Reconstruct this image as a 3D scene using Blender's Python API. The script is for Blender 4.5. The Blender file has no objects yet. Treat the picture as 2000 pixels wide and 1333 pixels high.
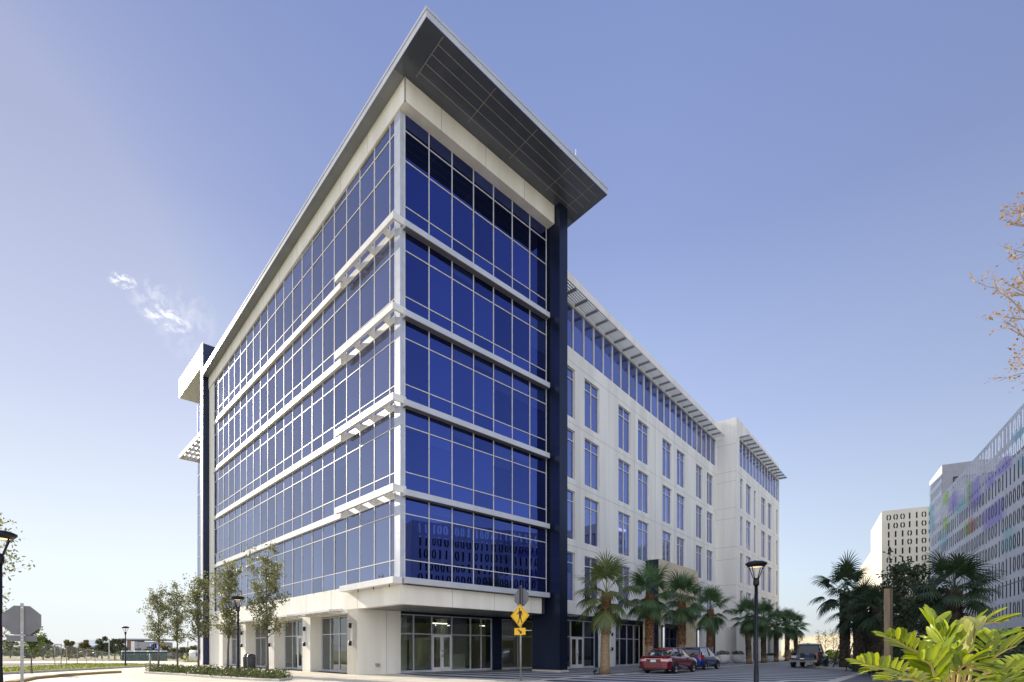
import bpy, math, random
from mathutils import Vector, Matrix
R = math.radians
scene = bpy.context.scene
COL = scene.collection

# ------------------------------------------------------------------ camera
F, CX, HZ, EYE = 1041.0, 1000.0, 1271.0, 1.3
cam_d = bpy.data.cameras.new("camera"); cam = bpy.data.objects.new("camera", cam_d); COL.objects.link(cam)
cam.location = (0, 0, EYE); cam.rotation_euler = (R(90), 0, 0)
cam_d.sensor_fit = 'HORIZONTAL'; cam_d.sensor_width = 36; cam_d.lens = 36 * F / 2000
cam_d.shift_y = (HZ - 666.5) / 2000.0
cam_d.clip_start = 0.1; cam_d.clip_end = 6000
scene.camera = cam

def gp(x, y, z=0.0):                      # ground point seen at a photo position
    Y = F * (EYE - z) / (y - HZ); return Vector(((x - CX) / F * Y, Y, z))
def dp(x, y, Y):                          # point at depth Y
    return Vector(((x - CX) / F * Y, Y, EYE + (HZ - y) / F * Y))

# ------------------------------------------------------------------ mesh builder
class MB:
    def __init__(s): s.v = []; s.f = []; s.mi = []; s.m = 0; s.sm = []
    def add(s, pts, faces, smooth=False):
        n = len(s.v); s.v += [tuple(p) for p in pts]
        for f in faces: s.f.append(tuple(n + i for i in f)); s.mi.append(s.m); s.sm.append(smooth)
    def quad(s, a, b, c, d): s.add((a, b, c, d), ((0, 1, 2, 3),))
    def poly(s, pts, smooth=False): s.add(pts, (tuple(range(len(pts))),), smooth)
    def hexa(s, p):                        # bottom 4 ccw, top 4 ccw
        s.add(p, ((3, 2, 1, 0), (4, 5, 6, 7), (0, 1, 5, 4), (1, 2, 6, 5), (2, 3, 7, 6), (3, 0, 4, 7)))
    def box(s, fr, u0, u1, v0, v1, w0, w1):
        s.hexa([fr(u0, v0, w0), fr(u1, v0, w0), fr(u1, v1, w0), fr(u0, v1, w0),
                fr(u0, v0, w1), fr(u1, v0, w1), fr(u1, v1, w1), fr(u0, v1, w1)])
    def tube(s, pts, rad, n=6, cap=True, smooth=True):
        pts = [Vector(p) for p in pts]
        if not hasattr(rad, '__len__'): rad = [rad] * len(pts)
        rings = []; ref = None
        for i, p in enumerate(pts):
            d = (pts[min(i + 1, len(pts) - 1)] - pts[max(i - 1, 0)])
            if d.length < 1e-9: d = Vector((0, 0, 1))
            d.normalize()
            if ref is None: ref = Vector((1, 0, 0)) if abs(d.x) < .9 else Vector((0, 1, 0))
            a = ref - d * ref.dot(d)
            if a.length < 1e-6: a = d.orthogonal()
            a.normalize(); ref = a; b = d.cross(a)
            rings.append([p + (a * math.cos(2 * math.pi * k / n) + b * math.sin(2 * math.pi * k / n)) * rad[i] for k in range(n)])
        base = len(s.v)
        for r in rings: s.v += [tuple(q) for q in r]
        for i in range(len(rings) - 1):
            for k in range(n):
                s.f.append((base + i * n + k, base + i * n + (k + 1) % n, base + (i + 1) * n + (k + 1) % n, base + (i + 1) * n + k)); s.mi.append(s.m); s.sm.append(smooth)
        if cap:
            s.f.append(tuple(base + k for k in reversed(range(n)))); s.mi.append(s.m); s.sm.append(False)
            e = base + (len(rings) - 1) * n
            s.f.append(tuple(e + k for k in range(n))); s.mi.append(s.m); s.sm.append(False)
    def lathe(s, prof, c=(0, 0, 0), n=24, cap=True, smooth=True, sx=1, sy=1):
        base = len(s.v)
        for r, z in prof:
            for k in range(n):
                a = 2 * math.pi * k / n
                s.v.append((c[0] + r * sx * math.cos(a), c[1] + r * sy * math.sin(a), c[2] + z))
        for i in range(len(prof) - 1):
            for k in range(n):
                s.f.append((base + i * n + k, base + i * n + (k + 1) % n, base + (i + 1) * n + (k + 1) % n, base + (i + 1) * n + k)); s.mi.append(s.m); s.sm.append(smooth)
        if cap:
            s.f.append(tuple(base + k for k in reversed(range(n)))); s.mi.append(s.m); s.sm.append(False)
            e = base + (len(prof) - 1) * n
            s.f.append(tuple(e + k for k in range(n))); s.mi.append(s.m); s.sm.append(False)
    def prism(s, pts2, fr, w0, w1):        # polygon (u,v) extruded along w
        n = len(pts2)
        s.add([fr(u, v, w0) for u, v in pts2] + [fr(u, v, w1) for u, v in pts2],
              [tuple(reversed(range(n))), tuple(range(n, 2 * n))] + [(i, (i + 1) % n, n + (i + 1) % n, n + i) for i in range(n)])
    def build(s, name, mats, parent=None, **props):
        me = bpy.data.meshes.new(name); me.from_pydata(s.v, [], s.f)
        if not isinstance(mats, (list, tuple)): mats = [mats]
        for m in mats: me.materials.append(m)
        me.polygons.foreach_set('material_index', s.mi)
        me.polygons.foreach_set('use_smooth', s.sm)
        me.update()
        o = bpy.data.objects.new(name, me); COL.objects.link(o)
        if parent is not None:
            o.parent = parent
            P = parent
            M = world_of(P)
            o.matrix_parent_inverse = M.inverted()
        for k, v in props.items(): o[k] = v
        return o

import bmesh
def absorb(o, mb, mat):                    # surface pattern (joints, seams) becomes part of the wall's own mesh
    me = o.data; me.materials.append(mat); k = len(me.materials) - 1
    bm = bmesh.new(); bm.from_mesh(me); vs = [bm.verts.new(v) for v in mb.v]
    for f in mb.f:
        try: q = bm.faces.new([vs[i] for i in f]); q.material_index = k
        except ValueError: pass
    bm.to_mesh(me); bm.free(); me.update()
WM = {}
def world_of(o):
    if o.name in WM: return WM[o.name]
    return Matrix.Identity(4)             # meshes are written in world coordinates
def thing(name, label, cat, loc=(0, 0, 0), rz=0.0, group=None):
    o = bpy.data.objects.new(name, None); COL.objects.link(o)
    o.empty_display_size = .3
    o.location = loc; o.rotation_euler = (0, 0, rz)
    WM[o.name] = Matrix.Translation(Vector(loc)) @ Matrix.Rotation(rz, 4, 'Z')
    o['label'] = label; o['category'] = cat
    if group: o['group'] = group
    return o
def tag(o, label, cat, group=None, kind=None):
    o['label'] = label; o['category'] = cat
    if group: o['group'] = group
    if kind: o['kind'] = kind
    return o
def structure(o): o['kind'] = 'structure'; return o
def dup(root, loc, rz=0, sc=1.0, label=None, group=None):
    def cp(o, par):
        c = o.copy(); COL.objects.link(c)
        if par is not None: c.parent = par
        for ch in [x for x in bpy.data.objects if x.parent == o]: cp(ch, c)
        return c
    r = cp(root, None); r.location = loc; r.rotation_euler = (0, 0, rz); r.scale = (sc, sc, sc)
    if label: r['label'] = label
    if group: r['group'] = group
    return r
def place(r, loc, rz=0, sc=1.0):
    r.location = loc; r.rotation_euler = (0, 0, rz); r.scale = (sc, sc, sc)

ID = lambda x, y, z: Vector((x, y, z))
def frame(o, ang):
    c, s_ = math.cos(ang), math.sin(ang); ox, oy = o
    return lambda u, v, w: Vector((ox + u * c - v * s_, oy + u * s_ + v * c, w))

# ------------------------------------------------------------------ materials
def new_mat(name):
    m = bpy.data.materials.new(name); m.use_nodes = True
    nt = m.node_tree; nt.nodes.clear()
    return m, nt, nt.nodes, nt.links
def N(nt, typ, **kw):
    n = nt.nodes.new(typ)
    for k, v in kw.items():
        if k.startswith('i_'): n.inputs[k[2:].replace('_', ' ')].default_value = v
        else: setattr(n, k, v)
    return n
def rgba(c): return (c[0], c[1], c[2], 1)
def pbr(name, col, col2=None, rough=.6, metal=0.0, scale=3.0, stretch=(1, 1, 1), bump=0.0, bscale=40.0, island=0.0, spec=.5, coat=0.0, emit=None, estr=0, detail=4, lo=.35, hi=.65):
    m, nt, nd, lk = new_mat(name)
    out = N(nt, 'ShaderNodeOutputMaterial'); p = N(nt, 'ShaderNodeBsdfPrincipled')
    lk.new(p.outputs[0], out.inputs[0])
    p.inputs['Roughness'].default_value = rough; p.inputs['Metallic'].default_value = metal
    p.inputs['Specular IOR Level'].default_value = spec
    p.inputs['Coat Weight'].default_value = coat; p.inputs['Coat Roughness'].default_value = .05
    col2 = col2 or tuple(c * .86 for c in col)
    tc = N(nt, 'ShaderNodeTexCoord'); mp = N(nt, 'ShaderNodeMapping'); mp.inputs['Scale'].default_value = stretch
    lk.new(tc.outputs['Object'], mp.inputs[0])
    no = N(nt, 'ShaderNodeTexNoise'); no.inputs['Scale'].default_value = scale; no.inputs['Detail'].default_value = detail
    lk.new(mp.outputs[0], no.inputs['Vector'])
    rp = N(nt, 'ShaderNodeMapRange'); rp.inputs[1].default_value = lo; rp.inputs[2].default_value = hi
    lk.new(no.outputs[0], rp.inputs[0])
    mx = N(nt, 'ShaderNodeMix', data_type='RGBA'); mx.inputs[6].default_value = rgba(col2); mx.inputs[7].default_value = rgba(col)
    lk.new(rp.outputs[0], mx.inputs[0])
    last = mx.outputs[2]
    if island:
        g = N(nt, 'ShaderNodeNewGeometry'); hs = N(nt, 'ShaderNodeHueSaturation')
        mr = N(nt, 'ShaderNodeMapRange'); mr.inputs[3].default_value = 1 - island; mr.inputs[4].default_value = 1 + island
        lk.new(g.outputs['Random Per Island'], mr.inputs[0]); lk.new(mr.outputs[0], hs.inputs['Value']); lk.new(last, hs.inputs['Color']); last = hs.outputs[0]
    lk.new(last, p.inputs['Base Color'])
    if bump:
        bn = N(nt, 'ShaderNodeTexNoise'); bn.inputs['Scale'].default_value = bscale; bn.inputs['Detail'].default_value = 3
        lk.new(tc.outputs['Object'], bn.inputs['Vector'])
        b = N(nt, 'ShaderNodeBump'); b.inputs['Strength'].default_value = bump; b.inputs['Distance'].default_value = .02
        lk.new(bn.outputs[0], b.inputs['Height']); lk.new(b.outputs[0], p.inputs['Normal'])
    if emit:
        p.inputs['Emission Color'].default_value = rgba(emit); p.inputs['Emission Strength'].default_value = estr
    return m
def leafmat(name, col, col2, trans=.35, tcol=None, rough=.5, hue=.03):
    m, nt, nd, lk = new_mat(name)
    out = N(nt, 'ShaderNodeOutputMaterial'); p = N(nt, 'ShaderNodeBsdfPrincipled'); p.inputs['Roughness'].default_value = rough
    t = N(nt, 'ShaderNodeBsdfTranslucent'); ms = N(nt, 'ShaderNodeMixShader'); ms.inputs[0].default_value = trans
    g = N(nt, 'ShaderNodeNewGeometry'); mx = N(nt, 'ShaderNodeMix', data_type='RGBA')
    mx.inputs[6].default_value = rgba(col); mx.inputs[7].default_value = rgba(col2)
    lk.new(g.outputs['Random Per Island'], mx.inputs[0])
    hs = N(nt, 'ShaderNodeHueSaturation'); hs.inputs['Value'].default_value = 1.6; hs.inputs['Saturation'].default_value = 1.1
    lk.new(mx.outputs[2], p.inputs['Base Color']); lk.new(mx.outputs[2], hs.inputs['Color']); lk.new(hs.outputs[0], t.inputs[0])
    lk.new(p.outputs[0], ms.inputs[1]); lk.new(t.outputs[0], ms.inputs[2]); lk.new(ms.outputs[0], out.inputs[0])
    return m
def mirror_glass(name, tint, rough=.015, var=.12, thru=.26, ttint=(.42, .52, .80)):
    """reflective coated pane: mostly mirror, partly see-through to the blinds and dark rooms behind"""
    m, nt, nd, lk = new_mat(name)
    out = N(nt, 'ShaderNodeOutputMaterial'); p = N(nt, 'ShaderNodeBsdfPrincipled'); ms = N(nt, 'ShaderNodeMixShader'); tr = N(nt, 'ShaderNodeBsdfTransparent')
    tr.inputs[0].default_value = rgba(ttint); ms.inputs[0].default_value = thru; lk.new(p.outputs[0], ms.inputs[1]); lk.new(tr.outputs[0], ms.inputs[2]); lk.new(ms.outputs[0], out.inputs[0])
    p.inputs['Metallic'].default_value = 1.0; p.inputs['Roughness'].default_value = rough
    g = N(nt, 'ShaderNodeNewGeometry'); hs = N(nt, 'ShaderNodeHueSaturation'); hs.inputs['Color'].default_value = rgba(tuple(c / (1 - thru) for c in tint))
    mr = N(nt, 'ShaderNodeMapRange'); mr.inputs[3].default_value = 1 - var; mr.inputs[4].default_value = 1 + var
    lk.new(g.outputs['Random Per Island'], mr.inputs[0]); lk.new(mr.outputs[0], hs.inputs['Value']); lk.new(hs.outputs[0], p.inputs['Base Color'])
    tc = N(nt, 'ShaderNodeTexCoord'); bn = N(nt, 'ShaderNodeTexNoise'); bn.inputs['Scale'].default_value = .55; bn.inputs['Detail'].default_value = 1
    lk.new(tc.outputs['Object'], bn.inputs['Vector'])
    b = N(nt, 'ShaderNodeBump'); b.inputs['Strength'].default_value = .10; b.inputs['Distance'].default_value = .05
    lk.new(bn.outputs[0], b.inputs['Height']); lk.new(b.outputs[0], p.inputs['Normal'])
    return m
def clear_glass(name, tint=(.78, .88, .84), refl=.08, blend=.45):
    m, nt, nd, lk = new_mat(name)
    out = N(nt, 'ShaderNodeOutputMaterial'); t = N(nt, 'ShaderNodeBsdfTransparent'); t.inputs[0].default_value = rgba(tint)
    g = N(nt, 'ShaderNodeBsdfGlossy'); g.inputs['Roughness'].default_value = .01; g.inputs[0].default_value = (.85, .9, .95, 1)
    lw = N(nt, 'ShaderNodeLayerWeight'); lw.inputs[0].default_value = blend
    mr = N(nt, 'ShaderNodeMapRange'); mr.inputs[3].default_value = refl; mr.inputs[4].default_value = .95
    lk.new(lw.outputs['Fresnel'], mr.inputs[0])
    ms = N(nt, 'ShaderNodeMixShader'); lk.new(mr.outputs[0], ms.inputs[0]); lk.new(t.outputs[0], ms.inputs[1]); lk.new(g.outputs[0], ms.inputs[2]); lk.new(ms.outputs[0], out.inputs[0])
    return m
M = {}
M['panel'] = pbr('cream_panel', (.80, .77, .69), (.70, .665, .585), rough=.55, scale=1.0, stretch=(1, 1, .1), bump=.05, bscale=60)
M['wingpanel'] = pbr('wing_panel', (.77, .755, .71), (.655, .64, .60), rough=.6, scale=1.1, stretch=(1, 1, .07), bump=.06, bscale=50)
M['joint'] = pbr('joint', (.33, .33, .32), rough=.8)
M['alu'] = pbr('white_aluminium', (.70, .69, .67), (.62, .61, .60), rough=.42, metal=.0, scale=1.5)
M['mullion'] = pbr('mullion_aluminium', (.60, .59, .575), rough=.45)
M['alublue'] = pbr('silver_aluminium', (.54, .555, .60), (.48, .50, .55), rough=.38, metal=.25, scale=1.0)
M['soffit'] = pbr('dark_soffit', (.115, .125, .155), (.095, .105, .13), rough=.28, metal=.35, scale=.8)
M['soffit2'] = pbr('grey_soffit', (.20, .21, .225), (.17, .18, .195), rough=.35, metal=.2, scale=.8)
M['trellis'] = pbr('trellis_metal', (.22, .23, .265), rough=.45, metal=.2)
M['under'] = pbr('ledge_shade', (.15, .145, .14), rough=.5, scale=2)  # dark tone puts the shade beneath the ledges into the colour
M['blind'] = pbr('roller_blind', (.62, .62, .60), rough=.8)
M['post'] = pbr('corner_post_metal', (.46, .49, .56), rough=.4, metal=.2)
M['seam'] = pbr('soffit_seam', (.34, .33, .29), rough=.5)
M['navy'] = pbr('navy_panel', (.020, .029, .066), (.014, .021, .048), rough=.28, metal=.5, scale=.7, stretch=(1, 1, .3))
M['charcoal'] = pbr('charcoal_metal', (.035, .037, .045), rough=.4, metal=.3)
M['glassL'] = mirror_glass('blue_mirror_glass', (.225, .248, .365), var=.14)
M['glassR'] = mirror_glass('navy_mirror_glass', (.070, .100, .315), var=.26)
M['glassW'] = mirror_glass('wing_glass', (.205, .245, .475), var=.2)
M['clear'] = clear_glass('clear_glass')
M['clear_dark'] = clear_glass('car_glass', (.035, .045, .05), .03, .28)
M['inside'] = pbr('interior_wall', (.74, .68, .48), (.64, .58, .4), rough=.8, scale=.4)
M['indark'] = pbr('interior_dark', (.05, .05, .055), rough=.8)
M['stone'] = pbr('beige_stone', (.60, .52, .36), (.54, .465, .315), rough=.6, scale=1.2, bump=.06)
M['black'] = pbr('black_metal', (.012, .013, .02), (.009, .01, .016), rough=.35, metal=.4)
M['lampglow'] = pbr('lamp_glow', (.9, .75, .5), rough=.5, emit=(1, .72, .40), estr=.9)
M['tube'] = pbr('lamp_tube', (.85, .85, .88), rough=.4, emit=(.9, .92, 1), estr=.35)
M['strip'] = pbr('ceiling_strip', (.9, .85, .7), rough=.5, emit=(1, .88, .66), estr=2.2)
M['concrete'] = pbr('concrete', (.60, .555, .47), (.53, .49, .415), rough=.85, scale=.9, bump=.15, bscale=80)
M['road'] = pbr('road_concrete', (.68, .62, .50), (.57, .52, .42), rough=.9, scale=.35, bump=.2, bscale=60, detail=8)
M['asphalt'] = pbr('asphalt', (.15, .155, .165), (.11, .115, .125), rough=.9, scale=1.2, bump=.3, bscale=120)
M['kerb'] = pbr('kerb_concrete', (.55, .52, .46), (.47, .44, .39), rough=.85, scale=2)
M['grass'] = pbr('grass_ground', (.10, .13, .02), (.17, .17, .035), rough=.95, scale=2.5, detail=8)
M['soil'] = pbr('mulch', (.05, .035, .022), (.09, .06, .035), rough=.95, scale=14, bump=.6, bscale=40)
M['bark'] = pbr('oak_bark', (.16, .135, .11), (.10, .085, .07), rough=.9, scale=12, stretch=(1, 1, .3), bump=.6, bscale=50)
M['palmtrunk'] = pbr('palm_trunk', (.30, .215, .125), (.20, .135, .075), rough=.9, scale=6, stretch=(1, 1, 3), bump=.6, bscale=30)
M['boots'] = pbr('palm_boots', (.24, .105, .045), (.10, .045, .022), rough=.85, scale=7, island=.35)
M['bootsdark'] = pbr('palm_boots_dark', (.085, .065, .045), (.03, .024, .018), rough=.9, scale=7, island=.4)
M['oakleaf'] = leafmat('oak_leaf', (.085, .098, .032), (.24, .24, .105), .35)
M['darkleaf'] = leafmat('dark_leaf', (.022, .042, .015), (.06, .085, .034), .25)
M['coverleaf'] = leafmat('cover_leaf', (.035, .06, .015), (.13, .14, .055), .3)
M['greenleaf'] = leafmat('green_leaf', (.05, .09, .018), (.12, .16, .035), .4)
M['farleaf'] = leafmat('far_leaf', (.07, .09, .05), (.14, .15, .075), .3)
M['farleaf2'] = leafmat('far_leaf_olive', (.13, .125, .05), (.22, .19, .09), .3)
M['palmleaf'] = leafmat('palm_leaf', (.035, .085, .035), (.10, .165, .06), .3)
M['palmleafo'] = leafmat('palm_leaf_olive', (.06, .095, .028), (.15, .17, .055), .3)
M['palmleafd'] = leafmat('palm_leaf_dark', (.022, .045, .018), (.055, .085, .036), .3)
M['cycad'] = leafmat('cardboard_palm_leaf', (.085, .145, .005), (.44, .49, .032), .28, rough=.33)
M['cycadpale'] = leafmat('cardboard_palm_young_leaf', (.34, .35, .12), (.46, .45, .19), .3, rough=.5)
M['cycadstem'] = pbr('cardboard_palm_stem', (.40, .30, .09), rough=.6)
M['twig'] = pbr('pale_twig', (.42, .34, .26), (.30, .23, .18), rough=.85, scale=5)
M['pod'] = leafmat('dry_leaf', (.30, .15, .03), (.45, .26, .07), .3)
M['wood'] = pbr('weathered_post', (.075, .055, .037), (.045, .034, .024), rough=.85, scale=5, stretch=(6, 6, .4), bump=.3)
M['signgrey'] = pbr('sign_back', (.17, .17, .18), (.145, .145, .155), rough=.38, metal=.6, scale=3)
M['steel'] = pbr('galvanised_post', (.36, .35, .33), (.29, .285, .27), rough=.45, metal=.6, scale=4)
M['yellow'] = pbr('sign_yellow', (.80, .46, .01), (.76, .43, .01), rough=.35)
M['ink'] = pbr('sign_black', (.012, .012, .02), rough=.5)
M['plantwhite'] = pbr('white_bowl', (.72, .72, .72), (.66, .66, .66), rough=.4)
M['redpaint'] = pbr('red_paint', (.15, .006, .018), (.13, .005, .016), rough=.25, metal=.3, coat=.8, spec=.5)
M['bluepaint'] = pbr('blue_paint', (.010, .035, .20), (.009, .03, .17), rough=.28, metal=.35, coat=.8)
M['navypaint'] = pbr('navy_paint', (.022, .03, .055), (.018, .025, .045), rough=.26, metal=.4, coat=.8)
M['tyre'] = pbr('tyre', (.014, .014, .015), rough=.8)
M['rim'] = pbr('alloy_rim', (.62, .62, .64), rough=.35, metal=.25)
M['tail'] = pbr('tail_light', (.50, .015, .01), rough=.2, coat=.6)
M['taillite'] = pbr('clear_tail_light', (.75, .55, .55), rough=.2, coat=.6)
M['chrome'] = pbr('chrome', (.7, .7, .72), rough=.15, metal=1)
M['plate'] = pbr('number_plate', (.72, .75, .70), rough=.5)
M['cargo'] = pbr('cargo', (.28, .30, .34), (.10, .10, .12), rough=.7, scale=6)
M['toilet'] = pbr('green_plastic', (.015, .075, .075), (.012, .06, .06), rough=.5)
M['white'] = pbr('white_paint', (.78, .78, .77), rough=.4)
M['brown'] = pbr('brown_cladding', (.24, .12, .10), rough=.7)
M['hivis'] = pbr('hi_vis', (.75, .72, .05), rough=.6)
M['trouser'] = pbr('dark_trousers', (.04, .045, .06), rough=.8)
M['skin'] = pbr('skin', (.45, .27, .19), rough=.6)
M['cone'] = pbr('cone_orange', (.75, .10, .02), rough=.5)
M['sand'] = pbr('sand_heap', (.40, .35, .27), (.30, .26, .2), rough=.95, scale=1)
M['garage'] = pbr('garage_screen', (.88, .89, .92), (.83, .84, .88), rough=.5, metal=.1, scale=.5)
M['garagebeige'] = pbr('garage_screen_cream', (.72, .67, .55), (.66, .61, .50), rough=.55, scale=.5)
M['walltan'] = pbr('boundary_wall_tan', (.50, .455, .35), (.42, .385, .30), rough=.85, scale=.4)
M['garagein'] = pbr('garage_inside', (.05, .05, .055), (.03, .03, .035), rough=.9)
M['garagegrey'] = pbr('garage_grey', (.34, .34, .37), (.30, .30, .33), rough=.6)
def film(name, c):
    m, nt, nd, lk = new_mat(name)
    out = N(nt, 'ShaderNodeOutputMaterial'); t = N(nt, 'ShaderNodeBsdfTransparent'); t.inputs[0].default_value = rgba(c)
    d = N(nt, 'ShaderNodeBsdfPrincipled'); d.inputs['Base Color'].default_value = rgba(c); d.inputs['Roughness'].default_value = .15
    ms = N(nt, 'ShaderNodeMixShader'); ms.inputs[0].default_value = .07
    lk.new(t.outputs[0], ms.inputs[1]); lk.new(d.outputs[0], ms.inputs[2]); lk.new(ms.outputs[0], out.inputs[0])
    return m
M['violet'] = film('violet_film', (.87, .83, .98)); M['teal'] = film('teal_film', (.86, .95, .96))
M['lime'] = film('lime_film', (.86, .96, .68)); M['coral'] = film('coral_film', (.97, .78, .72))
M['chain'] = (lambda m: m)(film('chain_link', (.8, .8, .8)))
_nt = M['chain'].node_tree
for n in _nt.nodes:
    if n.type == 'MIX_SHADER': n.inputs[0].default_value = .13
    if n.type == 'BSDF_TRANSPARENT': n.inputs[0].default_value = (1, 1, 1, 1)

def stripe_mat(name, ang, period, ca, cb, off=0.0, bs=4.2, ms=.015, mort=.62, alt=.84):
    m, nt, nd, lk = new_mat(name)
    out = N(nt, 'ShaderNodeOutputMaterial'); p = N(nt, 'ShaderNodeBsdfPrincipled'); p.inputs['Roughness'].default_value = .75
    lk.new(p.outputs[0], out.inputs[0])
    tc = N(nt, 'ShaderNodeTexCoord'); mp = N(nt, 'ShaderNodeMapping'); mp.inputs['Rotation'].default_value = (0, 0, -ang)
    lk.new(tc.outputs['Object'], mp.inputs[0])
    sx = N(nt, 'ShaderNodeSeparateXYZ'); lk.new(mp.outputs[0], sx.inputs[0])
    nz = N(nt, 'ShaderNodeTexNoise'); nz.inputs['Scale'].default_value = 1.2; lk.new(tc.outputs['Object'], nz.inputs['Vector'])
    ad = N(nt, 'ShaderNodeMath', operation='ADD'); ad.inputs[1].default_value = off; lk.new(sx.outputs[0], ad.inputs[0])
    dv = N(nt, 'ShaderNodeMath', operation='DIVIDE'); dv.inputs[1].default_value = period; lk.new(ad.outputs[0], dv.inputs[0])
    fr = N(nt, 'ShaderNodeMath', operation='FRACT'); lk.new(dv.outputs[0], fr.inputs[0])
    gt = N(nt, 'ShaderNodeMath', operation='GREATER_THAN'); gt.inputs[1].default_value = .48; lk.new(fr.outputs[0], gt.inputs[0])
    mx = N(nt, 'ShaderNodeMix', data_type='RGBA'); mx.inputs[6].default_value = rgba(ca); mx.inputs[7].default_value = rgba(cb); lk.new(gt.outputs[0], mx.inputs[0])
    br = N(nt, 'ShaderNodeTexBrick'); br.inputs['Scale'].default_value = bs; br.offset = .5 if bs > 1 else 0.0; br.inputs['Color1'].default_value = (1, 1, 1, 1); br.inputs['Color2'].default_value = (alt, alt, alt, 1); br.inputs['Mortar'].default_value = (mort, mort, mort, 1); br.inputs['Mortar Size'].default_value = ms
    lk.new(mp.outputs[0], br.inputs['Vector'])
    mu = N(nt, 'ShaderNodeMix', data_type='RGBA', blend_type='MULTIPLY'); mu.inputs[0].default_value = 1
    lk.new(mx.outputs[2], mu.inputs[6]); lk.new(br.outputs[0], mu.inputs[7])
    n2 = N(nt, 'ShaderNodeTexNoise'); n2.inputs['Scale'].default_value = .7; n2.inputs['Detail'].default_value = 6; lk.new(tc.outputs['Object'], n2.inputs['Vector'])
    hs = N(nt, 'ShaderNodeHueSaturation'); mr = N(nt, 'ShaderNodeMapRange'); mr.inputs[1].default_value = .3; mr.inputs[2].default_value = .7; mr.inputs[3].default_value = .85; mr.inputs[4].default_value = 1.12
    lk.new(n2.outputs[0], mr.inputs[0]); lk.new(mr.outputs[0], hs.inputs['Value']); lk.new(mu.outputs[2], hs.inputs['Color']); lk.new(hs.outputs[0], p.inputs['Base Color'])
    return m

# ------------------------------------------------------------------ light and sky
SKYRAMP = [(0.0, (.88, .93, .97)), (1.0, (.62, .66, .86)), (.07, (.92, 1.02, 1.10)), (.13, (.89, 1.03, 1.20)), (.364, (.56, .665, .99)), (.60, (.325, .405, .735)), (.78, (.25, .33, .655)), (.86, (.27, .35, .66))]  # zenith stops raised, above the view, as added fill light
GLOW = (.055, .075, .13, 1); BACKFILL = (1.48, 1.52, 1.64, 1); EXPO = .4
SUN_AZ, SUN_EL = -55.0, 23.0              # azimuth measured from +Y towards +X
sd = Vector((math.sin(R(SUN_AZ)) * math.cos(R(SUN_EL)), math.cos(R(SUN_AZ)) * math.cos(R(SUN_EL)), math.sin(R(SUN_EL))))
sl = bpy.data.lights.new("sun", 'SUN'); so = bpy.data.objects.new("sun", sl); COL.objects.link(so)
sl.energy = 5.0; sl.angle = R(.55); sl.color = (1.0, .90, .74)
so.rotation_euler = sd.to_track_quat('Z', 'Y').to_euler(); so.location = sd * 200
w = bpy.data.worlds.new("World"); scene.world = w; w.use_nodes = True
nt = w.node_tree; nt.nodes.clear(); lk = nt.links
wo = N(nt, 'ShaderNodeOutputWorld'); bg = N(nt, 'ShaderNodeBackground'); lk.new(bg.outputs[0], wo.inputs[0])
bg.inputs[1].default_value = .15
sky = N(nt, 'ShaderNodeTexSky', sky_type='NISHITA', sun_disc=False); sky.sun_elevation = R(SUN_EL); sky.sun_rotation = R(SUN_AZ)
sky.air_density = 1.0; sky.dust_density = 1.6; sky.ozone_density = 2.2; sky.altitude = 20
tcw = N(nt, 'ShaderNodeTexCoord')
nrm = N(nt, 'ShaderNodeVectorMath', operation='NORMALIZE'); lk.new(tcw.outputs['Generated'], nrm.inputs[0])
# sky colour: the Nishita sky evened out by an elevation ramp, greyed a little towards the sun
sxyz = N(nt, 'ShaderNodeSeparateXYZ'); lk.new(nrm.outputs[0], sxyz.inputs[0])
ramp = N(nt, 'ShaderNodeValToRGB'); cr = ramp.color_ramp; lk.new(sxyz.outputs[2], ramp.inputs[0])
for i, (z, c) in enumerate(SKYRAMP):
    e = cr.elements[i] if i < 2 else cr.elements.new(z)
    e.position = z; e.color = (c[0] * 2 ** -EXPO, c[1] * 2 ** -EXPO, c[2] * 2 ** -EXPO, 1)
dsun = N(nt, 'ShaderNodeVectorMath', operation='DOT_PRODUCT'); dsun.inputs[1].default_value = sd; lk.new(nrm.outputs[0], dsun.inputs[0])
cl0 = N(nt, 'ShaderNodeMath', operation='MAXIMUM'); cl0.inputs[1].default_value = 0; lk.new(dsun.outputs['Value'], cl0.inputs[0])
pw = N(nt, 'ShaderNodeMath', operation='POWER'); pw.inputs[1].default_value = 3.0; lk.new(cl0.outputs[0], pw.inputs[0])
glow = N(nt, 'ShaderNodeMix', data_type='RGBA'); glow.inputs[6].default_value = (0, 0, 0, 1); glow.inputs[7].default_value = GLOW; lk.new(pw.outputs[0], glow.inputs[0])
opp = N(nt, 'ShaderNodeMapRange'); opp.inputs[1].default_value = .0; opp.inputs[2].default_value = .5; opp.inputs[3].default_value = .76; opp.inputs[4].default_value = 1; lk.new(dsun.outputs['Value'], opp.inputs[0])
rsc = N(nt, 'ShaderNodeVectorMath', operation='SCALE'); lk.new(ramp.outputs[0], rsc.inputs[0]); lk.new(opp.outputs[0], rsc.inputs['Scale'])
addg = N(nt, 'ShaderNodeMix', data_type='RGBA', blend_type='SUBTRACT'); addg.inputs[0].default_value = 1; lk.new(rsc.outputs[0], addg.inputs[6]); lk.new(glow.outputs[2], addg.inputs[7])
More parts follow.
